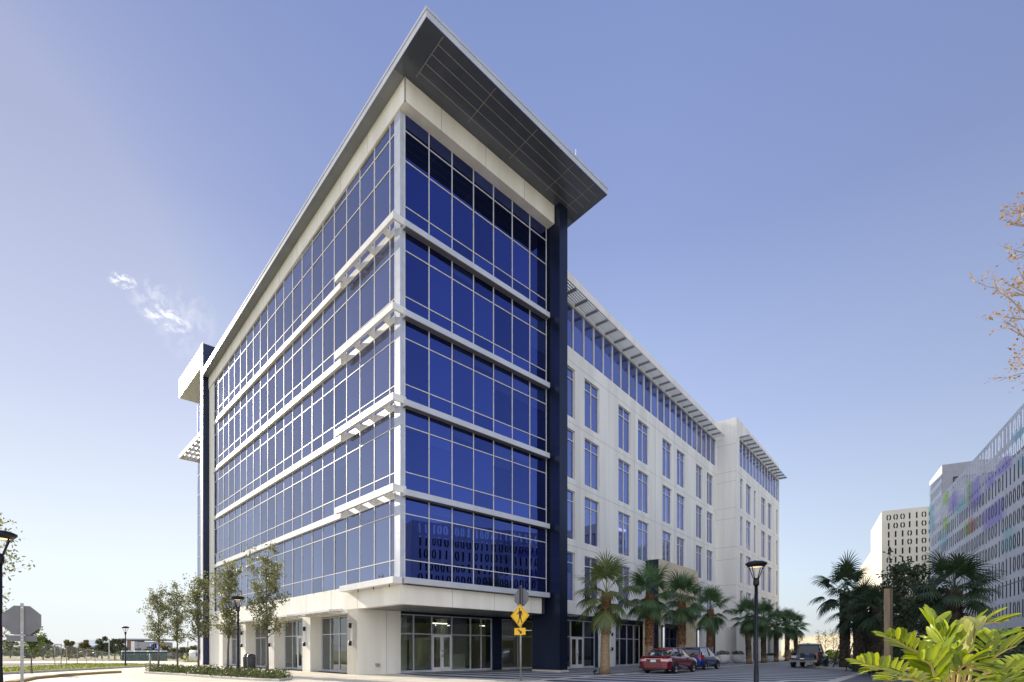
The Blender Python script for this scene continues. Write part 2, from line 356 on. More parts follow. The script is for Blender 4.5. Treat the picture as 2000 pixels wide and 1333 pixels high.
# added fill: unseen sky behind the viewer is brightened to lift shaded walls
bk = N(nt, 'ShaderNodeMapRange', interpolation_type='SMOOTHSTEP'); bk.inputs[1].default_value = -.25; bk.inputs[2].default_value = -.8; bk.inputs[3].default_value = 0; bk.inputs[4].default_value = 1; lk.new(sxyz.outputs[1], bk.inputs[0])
addb = N(nt, 'ShaderNodeMix', data_type='RGBA'); addb.inputs[7].default_value = BACKFILL; lk.new(bk.outputs[0], addb.inputs[0]); lk.new(addg.outputs[2], addb.inputs[6])
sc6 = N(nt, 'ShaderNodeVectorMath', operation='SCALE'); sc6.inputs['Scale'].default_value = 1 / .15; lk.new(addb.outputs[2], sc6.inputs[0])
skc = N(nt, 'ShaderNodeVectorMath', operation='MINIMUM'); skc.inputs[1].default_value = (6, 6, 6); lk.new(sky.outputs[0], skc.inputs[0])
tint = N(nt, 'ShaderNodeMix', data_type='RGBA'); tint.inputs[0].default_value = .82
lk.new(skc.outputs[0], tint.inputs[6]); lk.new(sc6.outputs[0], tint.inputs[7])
def pxdir(x, y): return Vector(((x - CX) / F, 1, (HZ - y) / F)).normalized()
acc = None
for (xa, ya, xb, yb, wd, am) in ((208, 540, 268, 556, .010, 1.0), (272, 598, 375, 643, .017, 1.0), (250, 560, 340, 610, .03, .30), (300, 600, 420, 660, .05, .22)):
    A, B = pxdir(xa, ya), pxdir(xb, yb); C = (A + B).normalized(); U = (B - A); L = U.length / 2; U.normalize(); V = C.cross(U).normalized()
    def dotn(vec, off, sc):
        d = N(nt, 'ShaderNodeVectorMath', operation='DOT_PRODUCT'); d.inputs[1].default_value = vec; lk.new(nrm.outputs[0], d.inputs[0])
        a = N(nt, 'ShaderNodeMath', operation='SUBTRACT'); a.inputs[1].default_value = off; lk.new(d.outputs['Value'], a.inputs[0])
        b = N(nt, 'ShaderNodeMath', operation='DIVIDE'); b.inputs[1].default_value = sc; lk.new(a.outputs[0], b.inputs[0])
        c = N(nt, 'ShaderNodeMath', operation='POWER'); c.inputs[1].default_value = 2; ab = N(nt, 'ShaderNodeMath', operation='ABSOLUTE'); lk.new(b.outputs[0], ab.inputs[0]); lk.new(ab.outputs[0], c.inputs[0])
        return c
    du, dv_ = dotn(U, C.dot(U), L), dotn(V, C.dot(V), wd)
    sm = N(nt, 'ShaderNodeMath', operation='ADD'); lk.new(du.outputs[0], sm.inputs[0]); lk.new(dv_.outputs[0], sm.inputs[1])
    ex = N(nt, 'ShaderNodeMath', operation='SUBTRACT', use_clamp=True); ex.inputs[0].default_value = 1.15; lk.new(sm.outputs[0], ex.inputs[1])
    fd = N(nt, 'ShaderNodeVectorMath', operation='DOT_PRODUCT'); fd.inputs[1].default_value = C; lk.new(nrm.outputs[0], fd.inputs[0])
    fg = N(nt, 'ShaderNodeMath', operation='GREATER_THAN'); fg.inputs[1].default_value = .5; lk.new(fd.outputs['Value'], fg.inputs[0])
    # streaky noise along the cloud axis
    cv = N(nt, 'ShaderNodeCombineXYZ'); lk.new(du.inputs[0].links[0].from_node.inputs[0].links[0].from_socket, cv.inputs[0]); lk.new(dv_.inputs[0].links[0].from_node.inputs[0].links[0].from_socket, cv.inputs[1])
    ns = N(nt, 'ShaderNodeTexNoise'); ns.inputs['Scale'].default_value = 1.6; ns.inputs['Detail'].default_value = 6; ns.inputs['Roughness'].default_value = .62; lk.new(cv.outputs[0], ns.inputs['Vector'])
    nr = N(nt, 'ShaderNodeMapRange'); nr.inputs[1].default_value = .46; nr.inputs[2].default_value = .64; lk.new(ns.outputs[0], nr.inputs[0])
    m1 = N(nt, 'ShaderNodeMath', operation='MULTIPLY'); lk.new(ex.outputs[0], m1.inputs[0]); lk.new(nr.outputs[0], m1.inputs[1])
    m2 = N(nt, 'ShaderNodeMath', operation='MULTIPLY'); lk.new(m1.outputs[0], m2.inputs[0]); lk.new(fg.outputs[0], m2.inputs[1])
    m3 = N(nt, 'ShaderNodeMath', operation='MULTIPLY'); m3.inputs[1].default_value = am; lk.new(m2.outputs[0], m3.inputs[0])
    if acc is None: acc = m3
    else:
        mm = N(nt, 'ShaderNodeMath', operation='MAXIMUM'); lk.new(acc.outputs[0], mm.inputs[0]); lk.new(m3.outputs[0], mm.inputs[1]); acc = mm
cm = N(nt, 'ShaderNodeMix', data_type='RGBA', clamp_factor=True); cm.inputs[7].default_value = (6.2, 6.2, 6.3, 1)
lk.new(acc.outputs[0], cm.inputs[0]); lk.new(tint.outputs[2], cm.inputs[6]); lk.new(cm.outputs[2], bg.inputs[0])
scene.view_settings.view_transform = 'Standard'; scene.view_settings.look = 'None'
scene.view_settings.exposure = EXPO; scene.view_settings.gamma = 1.0
scene.render.engine = 'CYCLES'; scene.cycles.max_bounces = 8; scene.cycles.transparent_max_bounces = 12
scene.cycles.use_denoising = True
# ================================================================== OFFICE BUILDING
TH = math.atan2(.6907, .7232); C0 = (-5.17, 25.5)
T = frame(C0, TH)                                  # T(b, t, z): b along the right facade, t along the left facade
WA = math.atan2(.7801, .6257); W0 = (5.25, 38.5)
W = frame(W0, WA)                                  # W(p, q, z): p along the wing, q into the wing
bld = thing('office_building', 'six storey office building, blue mirror glass corner under a jutting grey roof, cream wing', 'building', (C0[0], C0[1], 0), TH)
SL = .059                                          # roof falls away along the left facade
zs = lambda t: 28.10 - SL * (t + .55)              # soffit height
zg = lambda t: min(27.05, 27.05 - SL * t)          # head of top glazing
BL = -.2                                           # plane of left glazing
bands = [4.78, 8.94, 13.19, 17.43, 21.66]
def swap(fr):                                      # let facade code use (along, out, z) with out pointing towards the street
    return fr
# (along, out, z) frames, out>0 is towards the viewer
FR = lambda a, o, z: T(a, -o, z)                   # right facade
FL = lambda a, o, z: T(BL - o, a, z)               # left facade
FW = lambda a, o, z: W(a, -o, z)                   # wing
FE = lambda a, o, z: W(a, -2.25 - o, z)            # end block front
def pane(mb, fr, a0, a1, z0, z1, o=0.0, flip=False, z1b=None, z0b=None):
    z1b = z1 if z1b is None else z1b; z0b = z0 if z0b is None else z0b
    pts = [fr(a0, o, z0), fr(a1, o, z0b), fr(a1, o, z1b), fr(a0, o, z1)]
    mb.poly(pts if not flip else pts[::-1])
def curtain(fr, cols, rows, z0, ztop, gm, fw=.042, out=.035, flip=False):
    """cols: list of mullion positions, rows: transom heights, ztop: function of a"""
    g = MB(); m = MB()
    for a0, a1 in zip(cols[:-1], cols[1:]):
        zz = [z0] + [r for r in rows]
        for i, zl in enumerate(zz):
            za, zb = ztop(a0), ztop(a1)
            hi_a = zz[i + 1] if i + 1 < len(zz) else za
            hi_b = zz[i + 1] if i + 1 < len(zz) else zb
            hi_a, hi_b = min(hi_a, za), min(hi_b, zb)
            if hi_a - zl < .04 and hi_b - zl < .04: continue
            tilt = .014 * (random.random() - .5)
            pane(g, lambda a, o, z, _f=fr, _t=tilt, _a=a0: _f(a, o + _t * (a - _a), z), a0, a1, zl, max(hi_a, zl + .01), 0, flip, max(hi_b, zl + .01))
    for a in cols: m.box(fr, a - fw / 2, a + fw / 2, -.03, out, z0, ztop(a))
    for r in rows:
        e = cols[-1]
        while ztop(e) < r + .05 and e > cols[0] + .2: e -= .1
        if e > cols[0] + .3: m.box(fr, cols[0], e, -.03, out - .006, r - fw / 2, r + fw / 2)
    o = g.build('curtain_wall', gm, bld)
    f = m.build('mullions', M['mullion'], o)
    for a0, a1 in zip(cols[:-1], cols[1:]):
        if random.random() < .34 and a1 - a0 > 1:
            k = MB(); zt = min(ztop(a0), ztop(a1)) - .2; d = random.choice((.5, .9, 1.3, 2.0)); k.box(fr, a0 + .06, a1 - .06, -.075, -.06, zt - d, zt); k.build('blind', M['blind'], o)
    return o
random.seed(4)
# ---- tower curtain walls
colsL = [.45] + [.904 + 1.507 * k for k in range(20)] + [30.8]
colsR = [.03] + [1.43 * k for k in range(1, 8)]
for i in range(5):
    z0 = bands[i]
    if i < 4:
        rows = [18.26 - 4.2 * (3 - i), 20.46 - 4.2 * (3 - i)]; top = bands[i + 1] - .12
        tl = tr = (lambda a, _t=top: _t)
    else:
        rows = [22.57, 24.76, 26.2]; tl = lambda a: 27.05 - SL * a; tr = lambda a: 27.05
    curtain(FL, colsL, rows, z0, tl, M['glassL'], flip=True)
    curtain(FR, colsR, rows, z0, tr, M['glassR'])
# ---- corner post
b = MB()
b.box(T, BL - .03, .06, -.03, .44, 4.76, 27.02)
for z in (6.9, 11.2, 15.5, 19.8, 24.4): b.box(T, BL - .034, .064, -.034, .444, z, z + .02)
b.build('corner_post', M['post'], bld)
# ---- ledges
for z in bands:
    zr = z
    b = MB(); b.box(FR, -.12, 9.97, 0, .36, zr - .29, zr)
    for a in (2.86, 5.72, 8.58): b.box(FR, a - .008, a + .008, .05, .363, zr - .293, zr + .003)
    lg_ = b.build('ledge', M['alublue'], bld)
    b = MB(); b.box(FR, -.08, 9.93, .02, .32, zr - .298, zr - .289); b.build('underside_shade', M['under'], lg_)  # dark strip painted in as shade beneath the ledge
    if z > 5:
        zl = z + .03
        b = MB(); b.box(FL, .46, 5.85, 0, .05, zl - .36, zl - .02); b.box(FL, 5.85, 29.45, 0, .18, zl - .34, zl); b.box(FL, 29.45, 30.85, 0, .10, zl - .31, zl - .02)
        b.build('ledge', M['alu'], bld)
        s_ = MB(); zt = z + .18
        s_.box(FL, -.17, 5.86, .44, .51, zt - .33, zt)              # outer beam
        s_.box(FL, -.17, -.08, -.22, .44, zt - .33, zt)             # end plate at the corner
        s_.box(FL, -.08, 5.86, .36, .44, zt - .33, zt - .28)        # lower flange
        sh = s_.build('sunshade', M['alu'], bld)
        for a in (.904, 2.411, 3.918, 5.425):
            k = MB()
            k.add([FL(a - .05, .05, zt - .46), FL(a + .05, .05, zt - .46), FL(a + .05, .05, zt - .06), FL(a - .05, .05, zt - .06), FL(a - .05, .44, zt - .30), FL(a + .05, .44, zt - .30), FL(a + .05, .44, zt - .12), FL(a - .05, .44, zt - .12)],
                  ((0, 1, 2, 3), (7, 6, 5, 4), (0, 4, 5, 1), (1, 5, 6, 2), (2, 6, 7, 3), (3, 7, 4, 0)))
            k.box(FL, a + .05, a + .32, .05, .36, zt - .05, zt - .03)
            k.build('bracket', M['alu'], sh)
    else:
        s_ = MB(); s_.box(FL, -.17, 5.3, 0, .51, z - .31, z)
        for a in (1.7, 3.5): s_.box(FL, a - .008, a + .008, .05, .514, z - .315, z + .003)
        sh = s_.build('canopy', M['alu'], bld)
        for a in (.5, 2.0, 3.6):
            k = MB(); k.tube([FL(a, .3, z - .31), FL(a, .3, z - .45)], .025); k.build('downlight', M['charcoal'], sh)
# ---- cornice (cream fascia under the roof)
b = MB()
b.hexa([T(-.3, -.55, 27.0), T(10.15, -.55, 27.0), T(10.15, 0, 27.0), T(-.3, 0, 27.0), T(-.3, -.55, zs(-.55)), T(10.15, -.55, zs(-.55)), T(10.15, 0, zs(0)), T(-.3, 0, zs(0))])
b.hexa([T(-.3, 0, 27.0), T(0, 0, 27.0), T(0, 32.3, 27.05 - SL * 32.3), T(-.3, 32.3, 27.05 - SL * 32.3), T(-.3, 0, zs(0)), T(0, 0, zs(0)), T(0, 32.3, zs(32.3)), T(-.3, 32.3, zs(32.3))])
owner = b.build('cornice', M['panel'], bld)
b = MB()
for a in (1.8, 4.7, 7.6): b.box(T, a - .012, a + .012, -.553, -.5, 27.0, 28.08)
b.box(T, -.303, -.24, -.553, -.49, 27.0, 28.07)
for k in range(1, 11): t = 3.01 * k; b.box(T, -.303, -.28, t - .012, t + .012, 27.07 - SL * t, zs(t) - .01)
absorb(owner, b, M['joint'])
# wall strip at the far end of the left facade
b = MB(); b.box(T, BL - .04, .3, 30.83, 32.3, .0, 27.05 - SL * 31.6); b.build('end_wall', M['panel'], bld)
# ---- roof with dark soffit
TR = .42; t0, t1, b0, b1 = -3.1, 32.25, -.85, 12.0
r = MB()
r.hexa([T(b0, t0, zs(t0) + .03), T(b1, t0, zs(t0) + .03), T(b1, t1, zs(t1) + .03), T(b0, t1, zs(t1) + .03), T(b0, t0, zs(t0) + TR), T(b1, t0, zs(t0) + TR), T(b1, t1, zs(t1) + TR), T(b0, t1, zs(t1) + TR)])
r.hexa([T(b0 - .03, t0 - .03, zs(t0) + TR - .08), T(b1 + .03, t0 - .03, zs(t0) + TR - .08), T(b1 + .03, t1 + .03, zs(t1) + TR - .08), T(b0 - .03, t1 + .03, zs(t1) + TR - .08), T(b0 - .03, t0 - .03, zs(t0) + TR + .03), T(b1 + .03, t0 - .03, zs(t0) + TR + .03), T(b1 + .03, t1 + .03, zs(t1) + TR + .03), T(b0 - .03, t1 + .03, zs(t1) + TR + .03)])
roof = r.build('roof', M['alublue'], bld)
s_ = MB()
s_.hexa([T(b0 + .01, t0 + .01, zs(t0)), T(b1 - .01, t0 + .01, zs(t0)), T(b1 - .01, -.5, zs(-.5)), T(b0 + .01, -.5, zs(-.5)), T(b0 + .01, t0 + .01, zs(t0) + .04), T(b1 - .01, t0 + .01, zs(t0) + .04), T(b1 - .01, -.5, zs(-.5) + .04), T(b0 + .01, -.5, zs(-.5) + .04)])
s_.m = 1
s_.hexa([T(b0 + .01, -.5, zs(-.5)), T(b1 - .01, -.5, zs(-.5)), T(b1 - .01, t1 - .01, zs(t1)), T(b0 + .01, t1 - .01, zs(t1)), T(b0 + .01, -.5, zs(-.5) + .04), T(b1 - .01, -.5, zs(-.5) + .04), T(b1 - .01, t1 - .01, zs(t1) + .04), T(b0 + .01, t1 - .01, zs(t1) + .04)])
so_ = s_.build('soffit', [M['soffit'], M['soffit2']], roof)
g = MB()
def sl_strip(ba, bb, ta, tb):
    g.hexa([T(ba, ta, zs(ta) - .006), T(bb, ta, zs(ta) - .006), T(bb, tb, zs(tb) - .006), T(ba, tb, zs(tb) - .006), T(ba, ta, zs(ta) + .01), T(bb, ta, zs(ta) + .01), T(bb, tb, zs(tb) + .01), T(ba, tb, zs(tb) + .01)])
for t in (-2.62, -2.13, -1.64, -1.15): sl_strip(.10, 11.6, t - .012, t + .012)
for a in (.1, 3.2, 6.1, 9.0, 10.8): sl_strip(a - .012, a + .012, -3.0, -.9)
absorb(so_, g, M['seam'])
k = MB(); k.tube([T(9.2, -3.0, zs(-3) + TR), T(9.2, -3.0, zs(-3) + TR + .55)], .02); k.build('lightning_rod', M['white'], roof)
# ---- navy pier at the right of the glass
p = MB(); p.box(T, 10.2, 10.92, -.93, 1.36, .12, zs(-.6) - .0)
pier = p.build('pier', M['navy'], bld)
p = MB()
z = .62
while z < 27.6:
    p.box(T, 10.196, 10.924, -.934, 1.3, z - .012, z + .012); z += .62
absorb(pier, p, M['ink'])
p = MB(); p.box(T, 10.15, 10.98, -1.0, 1.3, .0, .12); p.build('plinth', M['kerb'], pier)
# ---- dark solid added inside the tower to block the sun
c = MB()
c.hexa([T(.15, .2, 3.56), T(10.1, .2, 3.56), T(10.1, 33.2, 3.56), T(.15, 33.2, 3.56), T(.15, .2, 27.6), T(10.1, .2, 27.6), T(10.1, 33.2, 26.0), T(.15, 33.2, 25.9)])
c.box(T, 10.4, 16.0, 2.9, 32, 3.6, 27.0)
c.build('sun_block_core', M['indark'], bld)
# ---- left rear: fin, canopy box, sun shelf, recessed glass
f = MB(); f.box(T, -.74, 1.2, 32.35, 33.0, 0, 29.2); fin = f.build('fin', M['navy'], bld)
f = MB(); f.box(T, -.78, -.738, 32.33, 33.02, 0, 29.24); f.box(T, -.76, 1.2, 32.33, 33.0, 29.2, 29.24); f.build('edge_trim', M['alu'], fin)
f = MB(); f.box(T, -.74, 1.6, 33.0, 41.5, 27.35, 29.2); f.build('roof_canopy', M['alu'], bld)
f = MB(); f.box(T, -.74, -.64, 33.0, 41.5, 21.1, 21.45); f.box(T, -.74, 1.1, 41.35, 41.5, 21.1, 21.45)
for k in range(6): t = 34.2 + 1.35 * k; f.box(T, -.64, 1.1, t - .05, t + .05, 21.15, 21.42)
for k in range(4): f.box(T, -.45 + .4 * k, -.35 + .4 * k, 33.0, 41.35, 21.18, 21.38)
f.build('sun_shelf', M['alu'], bld)
FB = lambda a, o, z: T(1.1 - o, a, z)
curtain(FB, [33.0, 34.5, 36, 37.5, 39, 40.5, 42.0], [4.8, 6.9, 9.1, 11.2, 13.4, 15.5, 17.7, 19.8, 22, 24.2], .2, lambda a: 27.3, M['glassL'], flip=True)
f = MB(); f.box(T, 1.2, 10, 33.2, 42.0, 0, 27.3); f.build('rear_block', M['panel'], bld)

# ---- ground floor of the tower: left wall with openings
def wall(fr, a0, a1, z0, z1, ops, depth, flip=False, top=None, o=0.0):
    """front sheet of a wall with rectangular openings and their reveals"""
    mb = MB()
    xs = sorted(set([a0, a1] + [q for op in ops for q in (op[0], op[1])])); zz = sorted(set([z0, z1] + [q for op in ops for q in (op[2], op[3])]))
    inside = lambda x, z: any(op[0] < x < op[1] and op[2] < z < op[3] for op in ops)
    for x0, x1 in zip(xs[:-1], xs[1:]):
        for y0, y1 in zip(zz[:-1], zz[1:]):
            if not inside((x0 + x1) / 2, (y0 + y1) / 2): pane(mb, fr, x0, x1, y0, y1, o, flip)
    for x0, x1, y0, y1 in ops:
        for q in ([fr(x0, o, y0), fr(x0, o, y1), fr(x0, o - depth, y1), fr(x0, o - depth, y0)], [fr(x1, o, y0), fr(x1, o - depth, y0), fr(x1, o - depth, y1), fr(x1, o, y1)],
                  [fr(x0, o, y1), fr(x1, o, y1), fr(x1, o - depth, y1), fr(x0, o - depth, y1)], [fr(x0, o, y0), fr(x0, o - depth, y0), fr(x1, o - depth, y0), fr(x1, o, y0)]):
            mb.poly(q if not flip else q[::-1])
    return mb
opL = [(5.42 + 6.03 * k, 10.28 + 6.03 * k, .0, 3.35) for k in range(4)]
mb = wall(FL, 4.25, 32.3, 0, 4.78, opL, .75, True, o=.0)
# corner return and fascia under the glass
mb.box(T, BL, 2.47, 4.25, 5.42, .0, 3.53)
mb.box(T, BL - .004, .2, -.004, 4.25, 3.53, 4.46); mb.box(T, .2, 9.62, .0, .3, 3.53, 4.455)
owner2 = mb.build('ground_wall', M['panel'], bld)
b = MB()
for t in (7.4, 10.9, 13.5, 19.4): b.box(T, BL - .004, BL, t - .01, t + .01, 3.4, 4.76)
b.box(T, BL - .008, BL, 4.24, 4.262, 3.53, 4.44); b.box(T, BL - .004, BL, 4.25, 10.3, 3.52, 3.54)
for a in (2.9, 5.8, 8.7): b.box(T, a - .009, a + .009, -.004, 0, 3.53, 4.5)
b.box(T, 1.55, 1.57, 4.245, 4.25, 0, 3.5)
absorb(owner2, b, M['joint'])
b = MB(); b.box(T, .21, 13.5, .31, 4.24, 3.535, 3.60); b.box(T, BL + .03, .21, .31, 4.24, 3.537, 3.6)
for k in range(9): b.box(T, .4 + 1.1 * k, .42 + 1.1 * k, .35, 4.2, 3.528, 3.537)
b.build('entry_soffit', M['soffit2'], bld)
FI = lambda a, o, z: T(.55 - o, a, z)
def storefront(fr, cols, ztr, ztop, door=None, flip=False, sill=.14, fm='alublue', fw=.06):
    g = MB(); m = MB()
    for a0, a1 in zip(cols[:-1], cols[1:]):
        isd = door is not None and a0 >= door[0] - .01 and a1 <= door[1] + .01
        if not isd: pane(g, fr, a0, a1, sill, ztr, 0, flip)
        pane(g, fr, a0, a1, ztr, ztop, 0, flip)
    o = g.build('storefront_window', M['clear'], bld)
    for a in cols:
        if door is None or not (door[0] + .01 < a < door[1] - .01): m.box(fr, a - fw / 2, a + fw / 2, -.05, .05, 0, ztop)
    m.box(fr, cols[0], cols[-1], -.046, .046, ztr - fw / 2, ztr + fw / 2); m.box(fr, cols[0], cols[-1], -.046, .046, ztop - fw, ztop)
    for a0, a1 in zip(cols[:-1], cols[1:]):
        if door is None or not (a0 >= door[0] - .01 and a1 <= door[1] + .01): m.box(fr, a0, a1, -.04, .052, 0, sill)
    m.build('frame', M[fm], o)
    if door is not None:
        mid = (door[0] + door[1]) / 2
        for e0, e1, hs in ((door[0] + .03, mid - .008, 1), (mid + .008, door[1] - .03, -1)):
            d = MB()
            d.box(fr, e0, e0 + .11, -.03, .04, .02, ztr - .03); d.box(fr, e1 - .11, e1, -.03, .04, .02, ztr - .03)
            d.box(fr, e0 + .11, e1 - .11, -.03, .038, .02, .28); d.box(fr, e0 + .11, e1 - .11, -.03, .038, ztr - .16, ztr - .03)
            dd = d.build('door', M['alu'], bld)
            h = MB(); x = e1 - .055 if hs > 0 else e0 + .055
            h.tube([fr(x, .04, .9), fr(x, .09, .9), fr(x, .09, 1.35), fr(x, .04, 1.35)], .014); h.build('handle', M['chrome'], dd)
            q = MB(); pane(q, fr, e0 + .11, e1 - .11, .28, ztr - .16, 0, flip); q.build('door_glass', M['clear'], dd)
# left facade storefronts: door in the second opening
for i, (a0, a1, z0, z1) in enumerate(opL):
    ws = (a1 - a0)
    if i == 1: cols = [a0 + .08, a0 + .9, a0 + 1.75, a0 + 2.6, a0 + 3.45, a1 - .08]; dr = (a0 + .9, a0 + 2.6)
    else: cols = [a0 + .08 + (ws - .16) * k / 4 for k in range(5)]; dr = None
    storefront(FI, cols, 2.28, 3.32, dr, True)
    aw = MB(); fa = i % 2
    aw.add([FL(a0 + .6, 0, 3.52), FL(a1 + .5, 0, 3.52), FL(a1 + .5, .75, 3.44), FL(a0 + .6, .75, 3.44), FL(a0 + .6, 0, 3.64), FL(a1 + .5, 0, 3.64), FL(a1 + .5, .75, 3.56), FL(a0 + .6, .75, 3.56)],
           ((0, 1, 2, 3), (7, 6, 5, 4), (0, 4, 5, 1), (1, 5, 6, 2), (2, 6, 7, 3), (3, 7, 4, 0)))
    for k in range(5): a = a0 + .8 + k * 1.05; aw.box(FL, a - .03, a + .03, 0, .7, 3.36, 3.44)
    aw.build('awning', M['alu'], bld)
    if i < 4:
        a = a0 - .55 if i else 4.84
        lm = MB(); lm.box(FL, a - .05, a + .05, 0, .06, 1.62, 2.72)
        L = lm.build('wall_lamp', M['alu'], bld)
        for zz in (1.56, 2.52):
            k = MB(); k.tube([FL(a, .12, zz), FL(a, .12, zz + .26)], [.085, .085], n=12); k.tube([FL(a, 0, zz + .13), FL(a, .12, zz + .13)], .03); k.build('lamp_shade', M['black'], L)
# recessed corner entrance
FC = lambda a, o, z: T(a, 4.62 - o, z)
storefront(FC, [2.5, 3.55, 4.85, 6.35, 7.85, 8.75, 9.65], 2.28, 3.42, (4.85, 6.35))
storefront(FC, [10.55, 12.1, 13.6], 2.28, 3.42)
b = MB(); b.box(T, 9.68, 10.5, 4.5, 5.2, 0, 3.53); b.box(T, 2.47, 13.6, 4.5, 4.7, 3.42, 3.53); b.build('dark_infill', M['navy'], bld)
b = MB(); b.tube([T(.9, 4.25, .55), T(.9, 4.17, .55), T(.9, 4.15, .42)], [.05, .05, .045], n=10); b.tube([T(1.05, 4.25, .55), T(1.05, 4.17, .55), T(1.05, 4.15, .42)], [.05, .05, .045], n=10); b.build('standpipe', M['steel'], bld)
# rooms behind the shop glass
b = MB()
b.quad(T(.6, 4.7, .03), T(14, 4.7, .03), T(14, 31, .03), T(.6, 31, .03))
b.build('interior_floor', pbr('interior_floor', (.16, .14, .11), rough=.3), bld)
b = MB(); b.box(T, 1.0, 14, 14.0, 14.2, .03, 3.5); b.box(T, 13.8, 14.0, 4.8, 14, .03, 3.5)
for x, y in ((4.2, 7.2), (8.0, 8.0), (11.6, 7.0)): b.box(T, x, x + .55, y, y + .55, .03, 3.5)
b.box(T, 6.6, 9.2, 9.5, 9.8, .03, 2.2); b.box(T, 7.2, 9.0, 6.6, 7.3, .03, 1.05); b.box(T, 3.1, 4.0, 6.3, 6.9, .03, 1.0)
b.box(T, 5.2, 5.4, 4.9, 13.9, .03, 3.5) if False else None
b.build('interior_wall', M['inside'], bld)
for x, y, l in ((6.9, 7.4, 1.2), (8.6, 9.4, 1.2), (11.6, 8.0, 1.0)):
    b = MB(); b.box(T, x, x + l, y, y + .12, 3.10, 3.16); b.build('ceiling_light', M['strip'], bld)

# ================================================================== WING
wz = [(4.75, 8.15), (9.05, 12.45), (13.3, 16.7), (17.55, 21.0)]
wcols = [(-3.45, -1.31), (0, 2.15), (5.2, 7.37), (8.72, 10.95), (13.87, 16.05), (17.32, 19.47), (22.6, 24.55), (25.95, 28.0)]
PORT = (10.3, 19.9)
ops = [(a, b_, z0, z1) for a, b_ in wcols for z0, z1 in wz if not (z0 < 6 and a > PORT[0] - 3 and b_ < PORT[1] + 1)]
strip = (-5.9, 28.95, 22.35, 25.35)
mb = wall(FW, -5.9, 29.07, 3.85, 27.5, ops + [strip], .2)
mb.quad(FW(-5.9, 0, 27.5), FW(29.07, 0, 27.5), FW(29.07, -.6, 27.5), FW(-5.9, -.6, 27.5))
mb.quad(FW(-5.9, 0, 3.85), FW(-5.9, -1.2, 3.85), FW(29.07, -1.2, 3.85), FW(29.07, 0, 3.85))
owner3 = mb.build('wing_wall', M['wingpanel'], bld)
ecols = [(30.5, 31.5), (32.86, 34.96), (36.25, 37.2), (39.7, 41.75), (43.0, 45.0), (47.6, 48.5)]
eops = [(a, b_, z0, z1) for a, b_ in ecols for z0, z1 in wz]
estrip = (30.2, 49.36, 22.35, 25.35)
mb = wall(FE, 29.07, 49.36, 3.85, 27.5, eops + [estrip], .2)
mb.quad(FE(29.07, 0, 27.5), FE(49.36, 0, 27.5), FE(49.36, -.6, 27.5), FE(29.07, -.6, 27.5))
mb.quad(W(29.07, -2.25, 0), W(29.07, 0.1, 0), W(29.07, 0.1, 27.5), W(29.07, -2.25, 27.5))
mb.quad(W(29.07, -2.25, 27.5), W(29.07, 3, 27.5), W(29.4, 3, 27.5), W(29.4, -2.25, 27.5))
mb.quad(W(49.36, -2.25, 0), W(49.36, 18, 0), W(49.36, 18, 27.5), W(49.36, -2.25, 27.5))
owner4 = mb.build('end_block_wall', M['wingpanel'], bld)
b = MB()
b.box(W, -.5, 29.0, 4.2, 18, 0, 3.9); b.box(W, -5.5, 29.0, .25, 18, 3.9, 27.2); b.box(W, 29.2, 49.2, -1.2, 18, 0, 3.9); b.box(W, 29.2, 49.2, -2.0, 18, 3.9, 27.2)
b.build('sun_block_core', M['indark'], bld)  # added dark solid, keeps light from passing through the wing
def window(fr, a0, a1, z0, z1, o):
    g = MB(); m = MB(); zt = z0 + (z1 - z0) * .79; e = .055
    two = (a1 - a0) > 1.4; cols = [a0, (a0 + a1) / 2, a1] if two else [a0, a1]
    for x0, x1 in zip(cols[:-1], cols[1:]):
        pane(g, fr, x0, x1, z0, zt, o); pane(g, fr, x0, x1, zt, z1, o)
    w_ = g.build('window', M['glassW'], bld)
    m.box(fr, a0 + .003, a0 + e, o, o + .07, z0 + .003, z1 - .003); m.box(fr, a1 - e, a1 - .003, o, o + .07, z0 + .003, z1 - .003)
    m.box(fr, a0 + e, a1 - e, o, o + .066, z0 + .003, z0 + e); m.box(fr, a0 + e, a1 - e, o, o + .066, z1 - e, z1 - .003)
    if two: m.box(fr, cols[1] - .03, cols[1] + .03, o, o + .06, z0 + e, z1 - e)
    m.box(fr, a0 + e, a1 - e, o, o + .055, zt - .03, zt + .03)
    m.build('frame', M['alu'], w_)
for a, b_, z0, z1 in ops: window(FW, a, b_, z0, z1, -.17)
for a, b_, z0, z1 in eops: window(FE, a, b_, z0, z1, -.17)
def strip_window(fr, cols, z0, z1, o):
    g = MB(); m = MB()
    for x0, x1 in zip(cols[:-1], cols[1:]): pane(g, fr, x0, x1, z0, z1, o)
    w_ = g.build('strip_window', M['glassW'], bld)
    for c in cols: m.box(fr, c - .03, c + .03, o, o + .09, z0 + .01, z1 - .01)
    m.build('mullions', M['alu'], w_)
strip_window(FW, [-5.87] + [-4.32 + 1.44 * k for k in range(23)] + [28.92], 22.35, 25.35, -.13)
strip_window(FE, [30.2 + 1.437 * k for k in range(14)][:14], 22.35, 25.35, -.13)
def trellis(fr, a0, a1, step, o1, z):
    m = MB()
    for k in range(6): o = .12 + (o1 - .14) * k / 5; m.box(fr, a0, a1, o - .02, o + .02, z + .03, z + .09)
    t_ = m.build('sun_trellis', M['trellis'], bld)
    a = a0 + .1
    while a < a1:
        k = MB(); k.box(fr, a - .05, a + .05, 0, o1, z - .07, z + .10); k.build('bracket', M['trellis'], t_); a += step
trellis(FW, -5.7, 28.9, 1.44, 1.0, 25.55)
trellis(FE, 30.2, 49.7, 1.437, 1.0, 25.55)
b = MB(); e = .004
